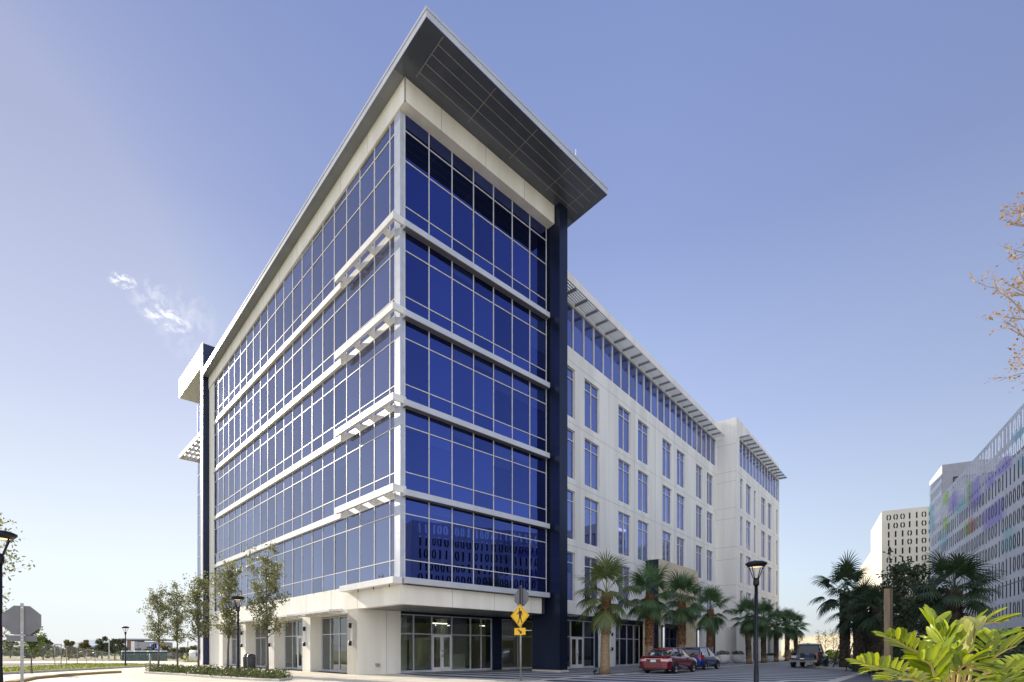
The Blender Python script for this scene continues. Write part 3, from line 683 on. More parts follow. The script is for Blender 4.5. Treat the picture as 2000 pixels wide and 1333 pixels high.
for z in (8.6, 12.9, 17.15, 21.4):
    b.box(FW, -5.9, 29.0, 0, e, z - .012, z + .012); b.box(FE, 29.1, 49.3, 0, e, z - .012, z + .012)
for z in (3.9, 7.2, 8.7, 11.6, 13.0, 16.2, 17.4, 20.4, 21.5, 24.6): b.box(W, 29.066, 29.07, -2.25, 0, z - .014, z + .014)
for a in (-.65, 3.65, 8.0, 12.3, 16.7, 21.1, 25.25): b.box(FW, a - .009, a + .009, 0, e, 8.6, 22.3); b.box(FW, a - .009, a + .009, 0, e, 25.4, 27.5)
for a in (38.4, 46.3): b.box(FE, a - .009, a + .009, 0, e, 4, 22.3)
absorb(owner3, b, M['joint'])
# ground floor of the wing
for a0, a1, q0, q1 in ((2.62, 5.38, .35, 1.6), (19.9, 21.0, .35, 1.6), (25.4, 29.07, .35, 1.6), (29.07, 36.0, -2.2, -1.0), (39.0, 43.0, -2.2, -1.0), (47.0, 49.36, -2.2, -1.0)):
    b = MB(); b.box(W, a0, a1, q0, q1, 0, 3.852); b.build('ground_wall', M['wingpanel'], bld)
FG = lambda a, o, z: W(a, .65 - o, z)
b = MB(); b.box(W, -5.6, 29.0, .56, .9, 3.5, 3.856); b.box(W, 2.5, 2.616, .37, 1.5, 0, 3.5); b.box(W, 5.384, 5.48, .37, 1.5, 0, 3.5); b.build('dark_infill', M['navy'], bld)
storefront(FG, [-2.6, -.9, .86, 2.5], 2.28, 3.5, (-.9, .86))
storefront(FG, [5.48, 6.6, 7.9, 9.2, 10.3], 2.28, 3.5)
storefront(FG, [21.0, 22.4, 23.9, 25.4], 2.28, 3.5)
FG2 = lambda a, o, z: W(a, -1.6 - o, z)
storefront(FG2, [36.0, 37.5, 39.0], 2.28, 3.5); storefront(FG2, [43.0, 44.3, 45.7, 47.0], 2.28, 3.5)
b = MB(); b.quad(W(-1, 1.1, .03), W(29, 1.1, .03), W(29, 4.2, .03), W(-1, 4.2, .03)); b.build('interior_floor', M['indark'], bld)
for a in (-.6, 6.6): 
    b = MB(); b.box(W, a + .6, a + 1.6, 2.6, 2.72, 2.9, 2.96); b.build('ceiling_light', M['strip'], bld)
for a in (3.0, 4.3):
    pass
lm = MB(); lm.box(W, 4.5, 4.6, .26, .35, 1.4, 2.6); L = lm.build('wall_lamp', M['alu'], bld)
for zz in (1.3, 2.45):
    k = MB(); k.tube([W(4.55, .2, zz), W(4.55, .2, zz + .26)], .085, n=12); k.build('lamp_shade', M['black'], L)
# stone portal
b = MB()
b.box(W, 10.3, 19.9, -1.2, .0, 6.6, 9.2)
b.box(W, 10.32, 11.5, -1.2, .3, 0, 6.6); b.box(W, 18.9, 19.88, -1.2, .3, 0, 6.6)
pt = b.build('portal', M['stone'], bld)
b = MB(); b.box(W, 10.26, 10.30, -1.16, 0, 0, 9.15); b.build('portal_flank', M['navy'], pt)
b = MB()
for z in (7.25, 7.9, 8.55): b.box(W, 10.3, 19.9, -1.204, -1.2, z - .012, z + .012)
for a in (12.7, 15.1, 17.5): b.box(W, a - .01, a + .01, -1.204, -1.2, 6.6, 9.2)
absorb(pt, b, M['joint'])
b = MB(); b.box(W, 11.5, 18.9, -.8, .6, 4.35, 4.95); b.build('entry_canopy', M['alu'], pt)
b = MB(); pane(b, lambda a, o, z: W(a, .8 - o, z), 11.5, 18.9, 0.05, 4.35); pane(b, lambda a, o, z: W(a, .3 - o, z), 11.5, 18.9, 4.95, 6.6); pg = b.build('entry_glass', M['glassR'], bld)
b = MB()
for a in (11.6, 13.3, 15.2, 17.0, 18.8): b.box(W, a - .04, a + .04, .68, .8, .05, 4.35)
b.box(W, 11.5, 18.9, .69, .8, 2.4, 2.5); b.build('frame', M['charcoal'], pg)
for a in (10.9, 19.4):
    b = MB(); b.box(W, a - .12, a + .12, -1.3, -1.2, .95, 3.5); L = b.build('wall_lamp', M['black'], bld)
    k = MB(); k.tube([W(a, -1.36, 1.3), W(a, -1.36, 3.3)], .07, n=10); k.build('lamp_tube', M['tube'], L)
# ================================================================== PERFORATED GARAGES
GA = math.atan2(.8771, .4803)
G = frame((27.0, 28.1), GA)                        # G(s, n, z): s away from the viewer, n towards the street
def digit_cell(mb, fr, sc, zc, w, h, dw, dh, one, st, split=.02):
    """one cell of a screen with a stencil-cut 0 or 1 (real opening)"""
    x0, x1, z0, z1 = sc - w / 2, sc + w / 2, zc - h / 2, zc + h / 2
    P = lambda x, z: fr(x, 0, z)
    if one is None: mb.poly([P(x0, z0), P(x1, z0), P(x1, z1), P(x0, z1)]); return
    if one:
        a, b_ = sc - st * .6, sc + st * .6; c, d = zc - dh / 2, zc + dh / 2
        mb.poly([P(x0, z0), P(a, z0), P(a, z1), P(x0, z1)]); mb.poly([P(b_, z0), P(x1, z0), P(x1, z1), P(b_, z1)])
        mb.poly([P(a, z0), P(b_, z0), P(b_, c), P(a, c)]); mb.poly([P(a, d), P(b_, d), P(b_, z1), P(a, z1)])
        return
    n = 7; d0 = math.atan2(split, dw / 2) * 1.0 + .12
    for sg in (-1, 1):
        O = []; I = []; Rr = []
        for i in range(n + 1):
            a = math.pi / 2 - d0 - (math.pi - 2 * d0) * i / n
            ca, sa = math.cos(a), math.sin(a)
            O.append((sc + sg * dw / 2 * ca, zc + dh / 2 * math.copysign(abs(sa) ** .85, sa)))
            I.append((sc + sg * max(dw / 2 - st, .02) * ca, zc + (dh / 2 - st * 1.1) * math.copysign(abs(sa) ** .85, sa)))
            Rr.append((sc + sg * w / 2, O[-1][1]))
        def fp(l): mb.poly([P(*q) for q in (l if sg > 0 else l[::-1])])
        e = sc + sg * w / 2
        for i in range(n):
            fp([O[i], O[i + 1], Rr[i + 1], Rr[i]]); fp([(sc, I[i][1]), (sc, I[i + 1][1]), I[i + 1], I[i]])
        fp([(sc, z1), (sc, O[0][1]), O[0], Rr[0], (e, z1)]); fp([(sc, O[0][1]), (sc, I[0][1]), I[0], O[0]])
        fp([(sc, O[n][1]), (sc, z0), (e, z0), Rr[n], O[n]]); fp([(sc, I[n][1]), (sc, O[n][1]), O[n], I[n]])
rnd = random.Random(11)
rows = ["10110010011000110000100110001010100 01", "0101001011010001010100000010101000", "1001011010110010010100100101010101",
        "0110100101000010100000101010100 000", "1010110100010001000001010101000 00", "1100101101010101001000010101001",
        "10110010100111001001 0", "01010011010010101010100", "1010010100000011010001"]
GW, PT, s_near, s_far = .65, 1.26, -9.75, 24.05
garage = thing('parking_garage', 'grey-white parking garage clad in screen cut with rows of zeros and ones, right edge', 'parking garage', tuple(G(7, 0, 0)), GA)
ncol = int((s_far - s_near - 1.0) / GW)
mb = MB(); GF = lambda a, o, z: G(a, o, z)
sx0 = s_near + .5
for r in range(9):
    zc = 13.62 - PT * r; st_ = rows[r].replace(' ', '')
    for k in range(ncol):
        s = sx0 + GW * (k + .5)
        # text reads from the far end (left) to the near end (right); known text ends at the picture edge (s = 0)
        j = int(round((s_far - .8 - s) / GW)); off = 37 - len(st_)
        ch = st_[j - off] if 0 <= j - off < len(st_) else rnd.choice('01')
        digit_cell(mb, GF, s, zc, GW, PT, .49, .97, ch == '1', .17)
e1 = sx0 + GW * ncol; zt, zb = 13.62 + PT / 2, 13.62 - PT * 8.5
for a0, a1, z0, z1 in ((s_near, s_far, zt, 14.35), (s_near, s_far, 2.55, zb), (s_near, sx0, zb, zt), (e1, s_far, zb, zt)):
    mb.poly([GF(a0, 0, z0), GF(a1, 0, z0), GF(a1, 0, z1), GF(a0, 0, z1)])
scr = mb.build('perforated_screen', M['garage'], garage)
so2 = scr.modifiers.new('thickness', 'SOLIDIFY'); so2.thickness = .006; so2.offset = -1
b = MB()
for k in range(9): s = s_near + 4.2 * k; b.box(G, s - .012, s + .012, .0, .01, 2.56, 14.34)
b.box(G, s_near, s_far, .0, .03, 5.02, 5.07)
b.build('fixing_rail', M['garagegrey'], garage)
b = MB()
for z in (3.1, 5.9, 8.7, 11.5): b.box(G, s_near + .3, s_far - .3, -30, -.5, z - .35, z)
for z in (3.1, 5.9, 8.7, 11.5): b.box(G, s_near + .3, s_far - .3, -.9, -.7, z + .002, z + 1.35)
b.build('deck', M['garagein'], garage)
for k in range(5):
    for n in (-1.2, -12): b = MB(); s = s_near + .8 + 7.9 * k; b.box(G, s, s + .7, n - .7, n, 0, 11.1); b.build('column', M['garagein'], garage)
b = MB(); b.box(G, s_near, s_near + .2, -30, -.06, 2.6, 14.3); b.box(G, s_far - .2, s_far, -30, -.06, 2.6, 13.0); b.box(G, s_near, s_far, -30.2, -30, 0, 14.3); b.box(G, s_near + .2, s_far - .2, -14.2, -14, .0, 12.4)
b.build('side_wall', M['garagegrey'], garage)
def g_s(x):                                        # distance along the screen for a photo column
    r = (x - CX) / F; return (27.0 - r * 28.1) / (r * .8771 - .4803)
def g_z(x, y): s = g_s(x); Y = 28.1 + .8771 * s; return EYE + (HZ - y) / F * Y
for xa, xb, ya, yb, mm in ((1950, 1978, 897, 920, 'violet'), (1982, 2003, 838, 858, 'teal'), (1992, 2006, 890, 914, 'teal'), (1896, 1917, 938, 990, 'violet'), (1894, 1899, 940, 985, 'lime'),
                           (1846, 1855, 963, 985, 'lime'), (1856, 1872, 966, 995, 'violet'), (1816, 1826, 985, 1040, 'teal'), (1838, 1852, 1042, 1068, 'teal'), (1896, 1904, 1012, 1040, 'coral'),
                           (1925, 1962, 985, 1024, 'violet'), (1965, 1982, 1030, 1075, 'teal'), (1846, 1852, 1010, 1035, 'lime'), (1888, 1893, 1020, 1045, 'lime'), (1930, 1945, 925, 950, 'violet'), (1868, 1888, 975, 1000, 'teal')):
    xm, ym = (xa + xb) / 2, (ya + yb) / 2; b = MB(); s0, s1 = g_s(xb), g_s(xa); z0, z1 = g_z(xm, yb), g_z(xm, ya)
    b.box(G, s0, s1, .12, .15, z0, z1)
    b.build('tinted_panel', M[mm], garage)
# stair tower behind the far end of the screen
stair = thing('stair_tower', 'taller grey stair tower rising behind far end of zeros-and-ones garage', 'stair tower', (45.2, 56.0, 0), GA)
S = frame((45.2, 56.0), GA)
b = MB(); SF = lambda a, o, z: S(a, o, z)
for r in range(14):
    for k in range(10): digit_cell(b, SF, .5 + .62 * k, 19.9 - 1.26 * r, .62, 1.26, .38, .9, rnd.random() < .45, .1)
b.poly([SF(.19, 0, 20.53), SF(6.39, 0, 20.53), SF(6.39, 0, 20.8), SF(.19, 0, 20.8)])
sc_ = b.build('perforated_screen', M['garage'], stair)
b = MB(); b.box(S, .0, .19, -8.2, .0, 0, 20.8); b.box(S, .19, 6.4, -8.2, -8.0, 0, 20.8); b.box(S, 6.2, 6.4, -8, -.1, 0, 20.7); b.box(S, .2, 6.2, -8, -1.2, 0, 19.0); b.box(S, .2, 6.3, -8, -.1, 20.5, 20.7)
b.build('wall', M['garagegrey'], stair)
b = MB(); b.box(S, -.03, 0, -7.6, -.9, 12, 19.4); pw = b.build('recessed_panel', pbr('stair_panel', (.22, .22, .26), rough=.6), stair)
b = MB(); b.box(S, -.06, -.03, -7.6, -.9, 19.25, 19.4); b.box(S, -.06, -.03, -1.0, -.9, 12, 19.3); b.build('frame', M['garagein'], pw)
b = MB(); b.tube([S(.3, -4, 20.8), S(.3, -4, 21.6)], .05); b.build('roof_vent', M['steel'], stair)
# cream garage at the end of the street
X2, Y2 = .6937 * 75, 75.0
G2 = frame((X2, Y2), GA)
far = thing('perforated_garage', 'cream garage at street end with zeros and ones cut through its sunlit walls', 'parking garage', (X2, Y2, 0), GA)
F2 = lambda a, o, z: G2(-o, -a, z)                 # front: a to the right
txt = ["0001100", "1001100", "1110100", "1110100", "1111100", "0110100", "0001100", "0100100", "1001010", "1110010", "0101101", "1010010", "0110101"]
b = MB(); cw, ch_ = .79, 1.19; z_top = 20.9
ncx = 21
for r in range(13):
    for k in range(ncx):
        t_ = txt[r][k] if k < 7 else rnd.choice('01')
        digit_cell(b, F2, .42 + cw * (k + .5), z_top - 1.0 - ch_ * r, cw, ch_, .56, .84, t_ == '1', .16, .04)
for a0, a1, z0, z1 in ((0, .42 + cw * ncx, z_top - 1.0 + ch_ / 2, z_top), (0, .42, 2, z_top - 1.0 + ch_ / 2), (.42, .42 + cw * ncx, 2, z_top - 1.0 + ch_ / 2 - ch_ * 13)): b.poly([F2(a0, 0, z0), F2(a1, 0, z0), F2(a1, 0, z1), F2(a0, 0, z1)])
s2 = b.build('perforated_screen', M['garagebeige'], far); q = s2.modifiers.new('thickness', 'SOLIDIFY'); q.thickness = .12; q.offset = -1
b = MB(); b.box(G2, .15, 13.9, -.5, 0, 0, 20.85); b.box(G2, 13.9, 37, -.5, 0, 0, 17.4)
for a, z in ((3.0, 12.2), (3.0, 14.4), (17, 9.5), (22, 8.0), (11, 8.0)): b.box(G2, a, a + .35, -.1, .005, z, z + 1.4)
b.build('side_wall', M['garagebeige'], far)
b = MB(); b.box(G2, 1.6, 37, -17, -.5, 0, 16.5); b.box(G2, 1.6, 13.8, -17, -.5, 16.5, 20.7)
b.build('deck', M['garagein'], far)
b = MB(); b.box(G2, -.2, -.12, -6.5, -5.7, 8.2, 12.2); b.build('tinted_panel', M['violet'], far)
b = MB(); b.box(G2, -.2, -.12, -10.6, -8.4, 9.2, 14.2); b.build('tinted_panel', M['violet'], far)
b = MB(); b.box(G2, -.2, -.12, -10.6, -8.4, 15.6, 20.6); b.build('tinted_panel', M['teal'], far)
# wall at the far end of the street
lw = dp(1526, 1271, 132); rw = dp(1672, 1271, 92); d = (rw - lw); d.z = 0; Ld = d.length
LW = frame((lw.x, lw.y), math.atan2(d.y, d.x))
wl = thing('boundary_wall', 'long low cream boundary wall in sun beyond the pickup truck', 'wall', (lw.x, lw.y, 0), math.atan2(d.y, d.x))
b = MB(); b.box(LW, 0, Ld, 0, .4, 0, 4.2); b.build('wall_face', M['walltan'], wl)
b = MB(); b.box(LW, -.1, Ld + .1, -.1, .5, 4.2, 4.4); b.build('coping', M['walltan'], wl)

# ================================================================== GROUND
def sheet(name, pts, z, m):
    mb = MB(); mb.poly([(p[0], p[1], z if len(p) < 3 else p[2]) for p in pts]); return structure(mb.build(name, m))
# terrain sheet: flat near the street, a metre lower on the building site beyond the lawn
mb = MB(); xs = [-3000, -1200, -500, -250, -150, -100, -80, -70, -60, -52, -46, -41, -37, -33, -28, -20, 0, 60, 150, 400, 1200, 3000]
ys = [-300, -60, 0, 20, 35, 44, 52, 60, 70, 80, 95, 120, 160, 250, 500, 1200, 4000]
def tz(x, y):
    a = min(1, max(0, (-x - 37 + .05 * (y - 40)) / 16)) if y < 60 else 1.0
    b_ = 0 if x > -33 + .0 else 1
    if y > 52 and x < -30: c = min(1, (y - 52) / 24)
    else: c = 0
    return -.03 - 1.0 * max(min(1, max(0, (-x - 38) / 16)), c) * (1 if x < -30 else 0)
for y in ys:
    for x in xs: mb.v.append((x, y, tz(x, y)))
n = len(xs)
for j in range(len(ys) - 1):
    for i in range(n - 1): mb.f.append((j * n + i, j * n + i + 1, (j + 1) * n + i + 1, (j + 1) * n + i)); mb.mi.append(0); mb.sm.append(True)
M['field'] = pbr('field', (.36, .29, .14), (.24, .24, .085), rough=.95, scale=.03, stretch=(.4, 2.2, 1), bump=.2, bscale=8, detail=9)
structure(mb.build('ground', M['field']))
sheet('street', [(-27.0, -30), (40, -30), (40, 24), (20, 24), (-10, 30), (-20.5, 36), (-24, 46), (-28, 60), (-33, 66), (-60, 66), (-60, 58), (-33.5, 55), (-30.6, 47.5), (-29.3, 42.2), (-27.7, 30.5), (-25.3, 8)], -.012, stripe_mat('road_slabs', TH, 9.0, (.73, .65, .50), (.67, .595, .46), 0, .16, .004, .75, .95))
M['stripes'] = stripe_mat('striped_paving', WA, 1.9, (.055, .06, .08), (.44, .44, .45), .35)
Wp = lambda p, q: tuple(W(p, q, 0))[:2]
sheet('plaza_paving', [Wp(-19.5, -16.4), Wp(75, -16.4), Wp(75, 2), Wp(-4, 2.5), tuple(T(9.6, 5, 0))[:2], tuple(T(2.4, 5, 0))[:2], tuple(T(1.2, -1.2, 0))[:2], tuple(T(3.4, -5.6, 0))[:2]], .004, M['stripes'])
sheet('sidewalk', [tuple(T(-7.6, 1.5, 0))[:2], tuple(T(-5.2, -4.6, 0))[:2], tuple(T(3.4, -5.6, 0))[:2], tuple(T(1.2, -1.2, 0))[:2], tuple(T(2.4, 5, 0))[:2], tuple(T(.56, 5.2, 0))[:2], tuple(T(.56, 33, 0))[:2], tuple(T(-1.5, 46, 0))[:2], tuple(T(-4.2, 46, 0))[:2], tuple(T(-4.2, 5, 0))[:2]], .0, stripe_mat('sidewalk_slabs', TH, 3.0, (.68, .62, .50), (.66, .60, .485), 0, .33, .008, .6, .95))
def band(name, a, b_, wd, z, m, h=.0):
    a = Vector((a[0], a[1], 0)); b_ = Vector((b_[0], b_[1], 0)); d = (b_ - a).normalized(); nn = Vector((-d.y, d.x, 0)) * wd / 2
    mb = MB(); p = [a - nn, b_ - nn, b_ + nn, a + nn]
    mb.hexa([(q.x, q.y, -.02) for q in p] + [(q.x, q.y, z + h) for q in p]); return structure(mb.build(name, m))
band('flush_band', Wp(-19.2, -6.35), Wp(75, -6.35), .42, .008, M['kerb'])
band('flush_band', Wp(-21, -16.5), Wp(75, -16.5), .45, .008, M['kerb'])
# asphalt street on the right
sheet('side_street', [Wp(-22, -16.7), Wp(14.5, -16.7), Wp(12.0, -20.2), Wp(-4, -32), Wp(-26, -32)], .0, M['asphalt'])
# kerb arc in the foreground
def kerb_line(name, pts, wd=.16, h=.13, m='kerb'):
    mb = MB(); L_ = [Vector((p[0], p[1], 0)) for p in pts]; ring = []
    for i, p in enumerate(L_):
        d = (L_[min(i + 1, len(L_) - 1)] - L_[max(i - 1, 0)]).normalized(); nn = Vector((-d.y, d.x, 0)) * wd / 2
        a, b_ = p - nn, p + nn
        ring.append([(a.x, a.y, -.03), (b_.x, b_.y, -.03), (b_.x, b_.y, h - .02), (b_.x * .85 + a.x * .15, b_.y * .85 + a.y * .15, h), (a.x * .85 + b_.x * .15, a.y * .85 + b_.y * .15, h), (a.x, a.y, h - .02)])
    for r in ring: mb.v += r
    for i in range(len(ring) - 1):
        for k in range(6): mb.f.append((i * 6 + k, i * 6 + (k + 1) % 6, (i + 1) * 6 + (k + 1) % 6, (i + 1) * 6 + k)); mb.mi.append(0); mb.sm.append(False)
    mb.f.append((5, 4, 3, 2, 1, 0)); mb.mi.append(0); mb.sm.append(False)
    e = (len(ring) - 1) * 6; mb.f.append(tuple(e + k for k in range(6))); mb.mi.append(0); mb.sm.append(False)
    return structure(mb.build(name, M[m]))
kerb_line('kerb', [gp(1470, 1338.5), gp(1510, 1333.0), gp(1548, 1329.5), gp(1580, 1330), gp(1612, 1334), gp(1640, 1340)], .2, .02)
# right planting bed with kerb
bed = [gp(1578, 1304), gp(1612, 1306), gp(1680, 1309.5), gp(1760, 1313.5), gp(1840, 1318), gp(2000, 1322), gp(2200, 1322), gp(2250, 1305), gp(2000, 1298), gp(1840, 1292), gp(1640, 1290), gp(1590, 1295)]
sheet('right_planting_bed', bed, .09, M['soil']); kerb_line('kerb', bed[:7] , .2, .13)
kerb_line('kerb', [bed[0], bed[-1], bed[-2]], .2, .13)
# left planting bed
lb = [gp(285, 1315.2), gp(350, 1319), gp(420, 1324.2), gp(500, 1329.5), gp(545, 1331), gp(566, 1328), gp(560, 1322), gp(470, 1315.5), gp(380, 1311.5), gp(300, 1309.3)]
sheet('left_planting_bed', lb, .06, M['soil']); kerb_line('kerb', lb[9:] + lb[:6], .2, .10)
# lawn strip, its kerb, and the median kerb
lawn = [(-24.6, -10), (-25.6, 8), (-27.8, 30.5), (-29.3, 42), (-30.6, 46.5), (-33.5, 50), (-40, 50), (-37.6, 40), (-36.2, 25), (-34.5, -10)]
sheet('lawn', lawn, .05, M['grass']); kerb_line('kerb', lawn[:6], .18, .12)
lawn2 = [(-33.5, 58.5), (-31.6, 60.5), (-30.2, 66), (-30, 90), (-38, 90), (-38, 60)]
sheet('lawn', lawn2, .045, M['grass']); kerb_line('kerb', lawn2[:4], .18, .12)
M['kerbtan'] = pbr('tan_kerb', (.42, .30, .13), (.33, .24, .11), rough=.9)
kerb_line('kerb', [gp(20, 1336), gp(60, 1327), gp(130, 1320.5), gp(200, 1316), gp(232, 1314.3)], .35, .12, 'kerbtan')
band('road_marking', gp(205, 1325), gp(262, 1321.5), .3, -.004, M['white'])
# grass blades on the lawn and ground cover in the beds
def blades(name, poly, n, h, wd, m, seed, z=.05, kind='stuff'):
    rn = random.Random(seed); mb = MB()
    xs_ = [p[0] for p in poly]; ys_ = [p[1] for p in poly]
    def ins(x, y):
        c = False; j = len(poly) - 1
        for i in range(len(poly)):
            if (poly[i][1] > y) != (poly[j][1] > y) and x < (poly[j][0] - poly[i][0]) * (y - poly[i][1]) / (poly[j][1] - poly[i][1]) + poly[i][0]: c = not c
            j = i
        return c
    k = 0
    while k < n:
        x, y = rn.uniform(min(xs_), max(xs_)), rn.uniform(min(ys_), max(ys_))
        if not ins(x, y): continue
        k += 1; a = rn.uniform(0, 6.28); hh = h * rn.uniform(.5, 1.2); lx, ly = rn.gauss(0, .4) * hh, rn.gauss(0, .4) * hh
        ww = wd * rn.uniform(.6, 1.2); dx, dy = math.cos(a) * ww, math.sin(a) * ww
        mb.poly([(x - dx, y - dy, z), (x + dx, y + dy, z), (x + lx + dx * .6, y + ly + dy * .6, z + hh * .7), (x + lx * 1.5, y + ly * 1.5, z + hh), (x + lx - dx * .6, y + ly - dy * .6, z + hh * .7)])
    return mb.build(name, m)
M['grassblade'] = leafmat('grass_blade', (.10, .14, .012), (.20, .22, .03), .4)
o = blades('lawn_grass', [q for q in lawn if True], 9000, .10, .035, M['grassblade'], 1); tag(o, 'bright green grass of the roadside lawn strip on the left', 'grass', kind='stuff')
o = blades('lawn_grass', lawn2, 2500, .10, .05, M['grassblade'], 2); tag(o, 'far piece of green lawn beyond the driveway', 'grass', kind='stuff')
def leafcloud(mb, c, rx, rz, n, size, rn, flat=.0):
    for _ in range(n):
        while True:
            p = Vector((rn.uniform(-1, 1), rn.uniform(-1, 1), rn.uniform(-1, 1)))
            if .25 < p.length < 1: break
        p = Vector((p.x * rx, p.y * rx, p.z * rz)) + Vector(c)
        leaf(mb, p, size * rn.uniform(.6, 1.25), rn, flat)
def leaf(mb, p, s, rn, flat=0.0, asp=.5):
    d = Vector((rn.gauss(0, 1), rn.gauss(0, 1), rn.gauss(0, 1 - flat))).normalized()
    e = d.orthogonal().normalized(); e = Matrix.Rotation(rn.uniform(0, 6.28), 3, d) @ e; f = d.cross(e)
    mb.poly([p - e * s, p - f * s * asp * .9 - e * s * .2, p + f * s * asp * -.6 + e * s * .5, p + e * s, p + f * s * asp * .8 + e * s * .3, p + f * s * asp - e * s * .3])
def cover(name, poly, n, per, h, size, m, seed, label, z=.05):
    rn = random.Random(seed); mb = MB(); xs_ = [p[0] for p in poly]; ys_ = [p[1] for p in poly]; k = 0
    def ins(x, y):
        c = False; j = len(poly) - 1
        for i in range(len(poly)):
            if (poly[i][1] > y) != (poly[j][1] > y) and x < (poly[j][0] - poly[i][0]) * (y - poly[i][1]) / (poly[j][1] - poly[i][1]) + poly[i][0]: c = not c
            j = i
        return c
    while k < n:
        x, y = rn.uniform(min(xs_), max(xs_)), rn.uniform(min(ys_), max(ys_))
        if not ins(x, y): continue
        k += 1; hh = h * rn.uniform(.4, 1.25)
        for _ in range(per): leaf(mb, Vector((x + rn.gauss(0, .12), y + rn.gauss(0, .12), z + hh * rn.uniform(.1, 1))), size * rn.uniform(.6, 1.2), rn, .2)
    return tag(mb.build(name, m), label, 'ground cover', kind='stuff')
cover('ground_cover', lb, 560, 16, .34, .055, M['coverleaf'], 3, 'low leafy ground cover in the kerbed bed under the young oaks')
cover('ground_cover', bed, 700, 14, .42, .07, M['darkleaf'], 4, 'dark low planting under the staked palms on the right')
# ================================================================== TREES
def make_oak(name, seed, h, cr, nb, lpt, lsize, leafm, barkm, base=.34, label='', cat='tree', group=None, twigs=5, trunk_r=.07, up=45, droop=0):
    rn = random.Random(seed); root = thing(name, label, cat, group=group); tk = MB(); cr_ = MB()
    pts = []; x = y = 0
    for i in range(9):
        z = h * i / 8; pts.append(Vector((x, y, z))); x += rn.gauss(0, .022 * h / 5); y += rn.gauss(0, .022 * h / 5)
    rr = [trunk_r * (1.25 if i == 0 else 1) * (1 - .88 * i / 8) for i in range(9)]
    tk.tube(pts, rr, 8)
    def at(z): f = min(7.999, z / h * 8); i = int(f); return pts[i].lerp(pts[i + 1], f - i)
    for b in range(nb):
        u = (b + rn.random()) / nb; z0 = h * (base + (.97 - base) * u); az = b * 2.4 + rn.gauss(0, .4)
        prof = math.sin(math.pi * min(1, .22 + .78 * (1 - u))) ** .7 if u > .3 else .62 + u * 1.1
        L = cr * prof * rn.uniform(.65, 1.15); el = R(up + rn.gauss(0, 10) + 18 * u)
        d = Vector((math.cos(az) * math.cos(el), math.sin(az) * math.cos(el), math.sin(el)))
        p0 = at(z0); bp = [p0]; dd = d.copy()
        for i in range(4): dd = (dd + Vector((rn.gauss(0, .12), rn.gauss(0, .12), .06 - droop))).normalized(); bp.append(bp[-1] + dd * L / 4)
        r0 = trunk_r * .36 * (1 - .6 * u); tk.tube(bp, [r0, r0 * .8, r0 * .6, r0 * .4, r0 * .18], 5, cap=False)
        for t in range(twigs):
            f = rn.uniform(.3, 1.0) * 3.999; i = int(f); q = bp[i].lerp(bp[i + 1], f - i)
            td = (dd * .6 + Vector((rn.gauss(0, .6), rn.gauss(0, .6), rn.gauss(.15, .45)))).normalized(); tl = cr * rn.uniform(.18, .42)
            tp = [q, q + td * tl * .5 + Vector((0, 0, .02)), q + td * tl]; tk.tube(tp, [r0 * .25, r0 * .16, r0 * .08], 3, cap=False)
            for k in range(lpt):
                w_ = rn.uniform(.15, 1.1); c = q + td * tl * w_ + Vector((rn.gauss(0, .07), rn.gauss(0, .07), rn.gauss(0, .07))) * cr
                leaf(cr_, c, lsize * rn.uniform(.6, 1.3), rn)
    tk.build('trunk', barkm, root); cr_.build('crown', leafm, root)
    return root
og = 'young oaks in the kerbed bed by the left facade'
oaks = [make_oak('oak_tree', s, 5.4, 1.38, 40, 16, .068, M['oakleaf'], M['bark'], group=og) for s in (1, 2, 3)]
for i, (x, y, top, lab) in enumerate(((521, 1322, 1110, 'tallest young oak tree in front of the glass door, right end of the bed'), (444, 1318, 1128, 'young oak tree just left of the slim black street lamp in the bed'),
        (388, 1314, 1148, 'young oak tree in front of the navy fin at the building end'), (346, 1312, 1170, 'young oak tree second from the open left end of the bed'), (308, 1312, 1172, 'young oak tree at the left end of the bed, before the green toilets'))):
    p = gp(x, y); hgt = (y - top) * p.y / F
    o = oaks[i] if i < 3 else dup(oaks[i - 3], p)
    place(o, p, i * 1.7, hgt / 5.4); o['label'] = lab
big = make_oak('oak_tree', 9, 5.2, 2.5, 46, 20, .075, M['oakleaf'], M['bark'], base=.16, label='large leafy oak at the left picture edge behind the stop sign', up=30); place(big, dp(-78, 1271, 21) - Vector((0, 0, EYE)))
sm = make_oak('oak_tree', 12, 2.4, .85, 26, 14, .06, M['greenleaf'], M['bark'], base=.42, label='small bright green street tree on the lawn beside the stop sign', trunk_r=.045); place(sm, gp(62, 1316))

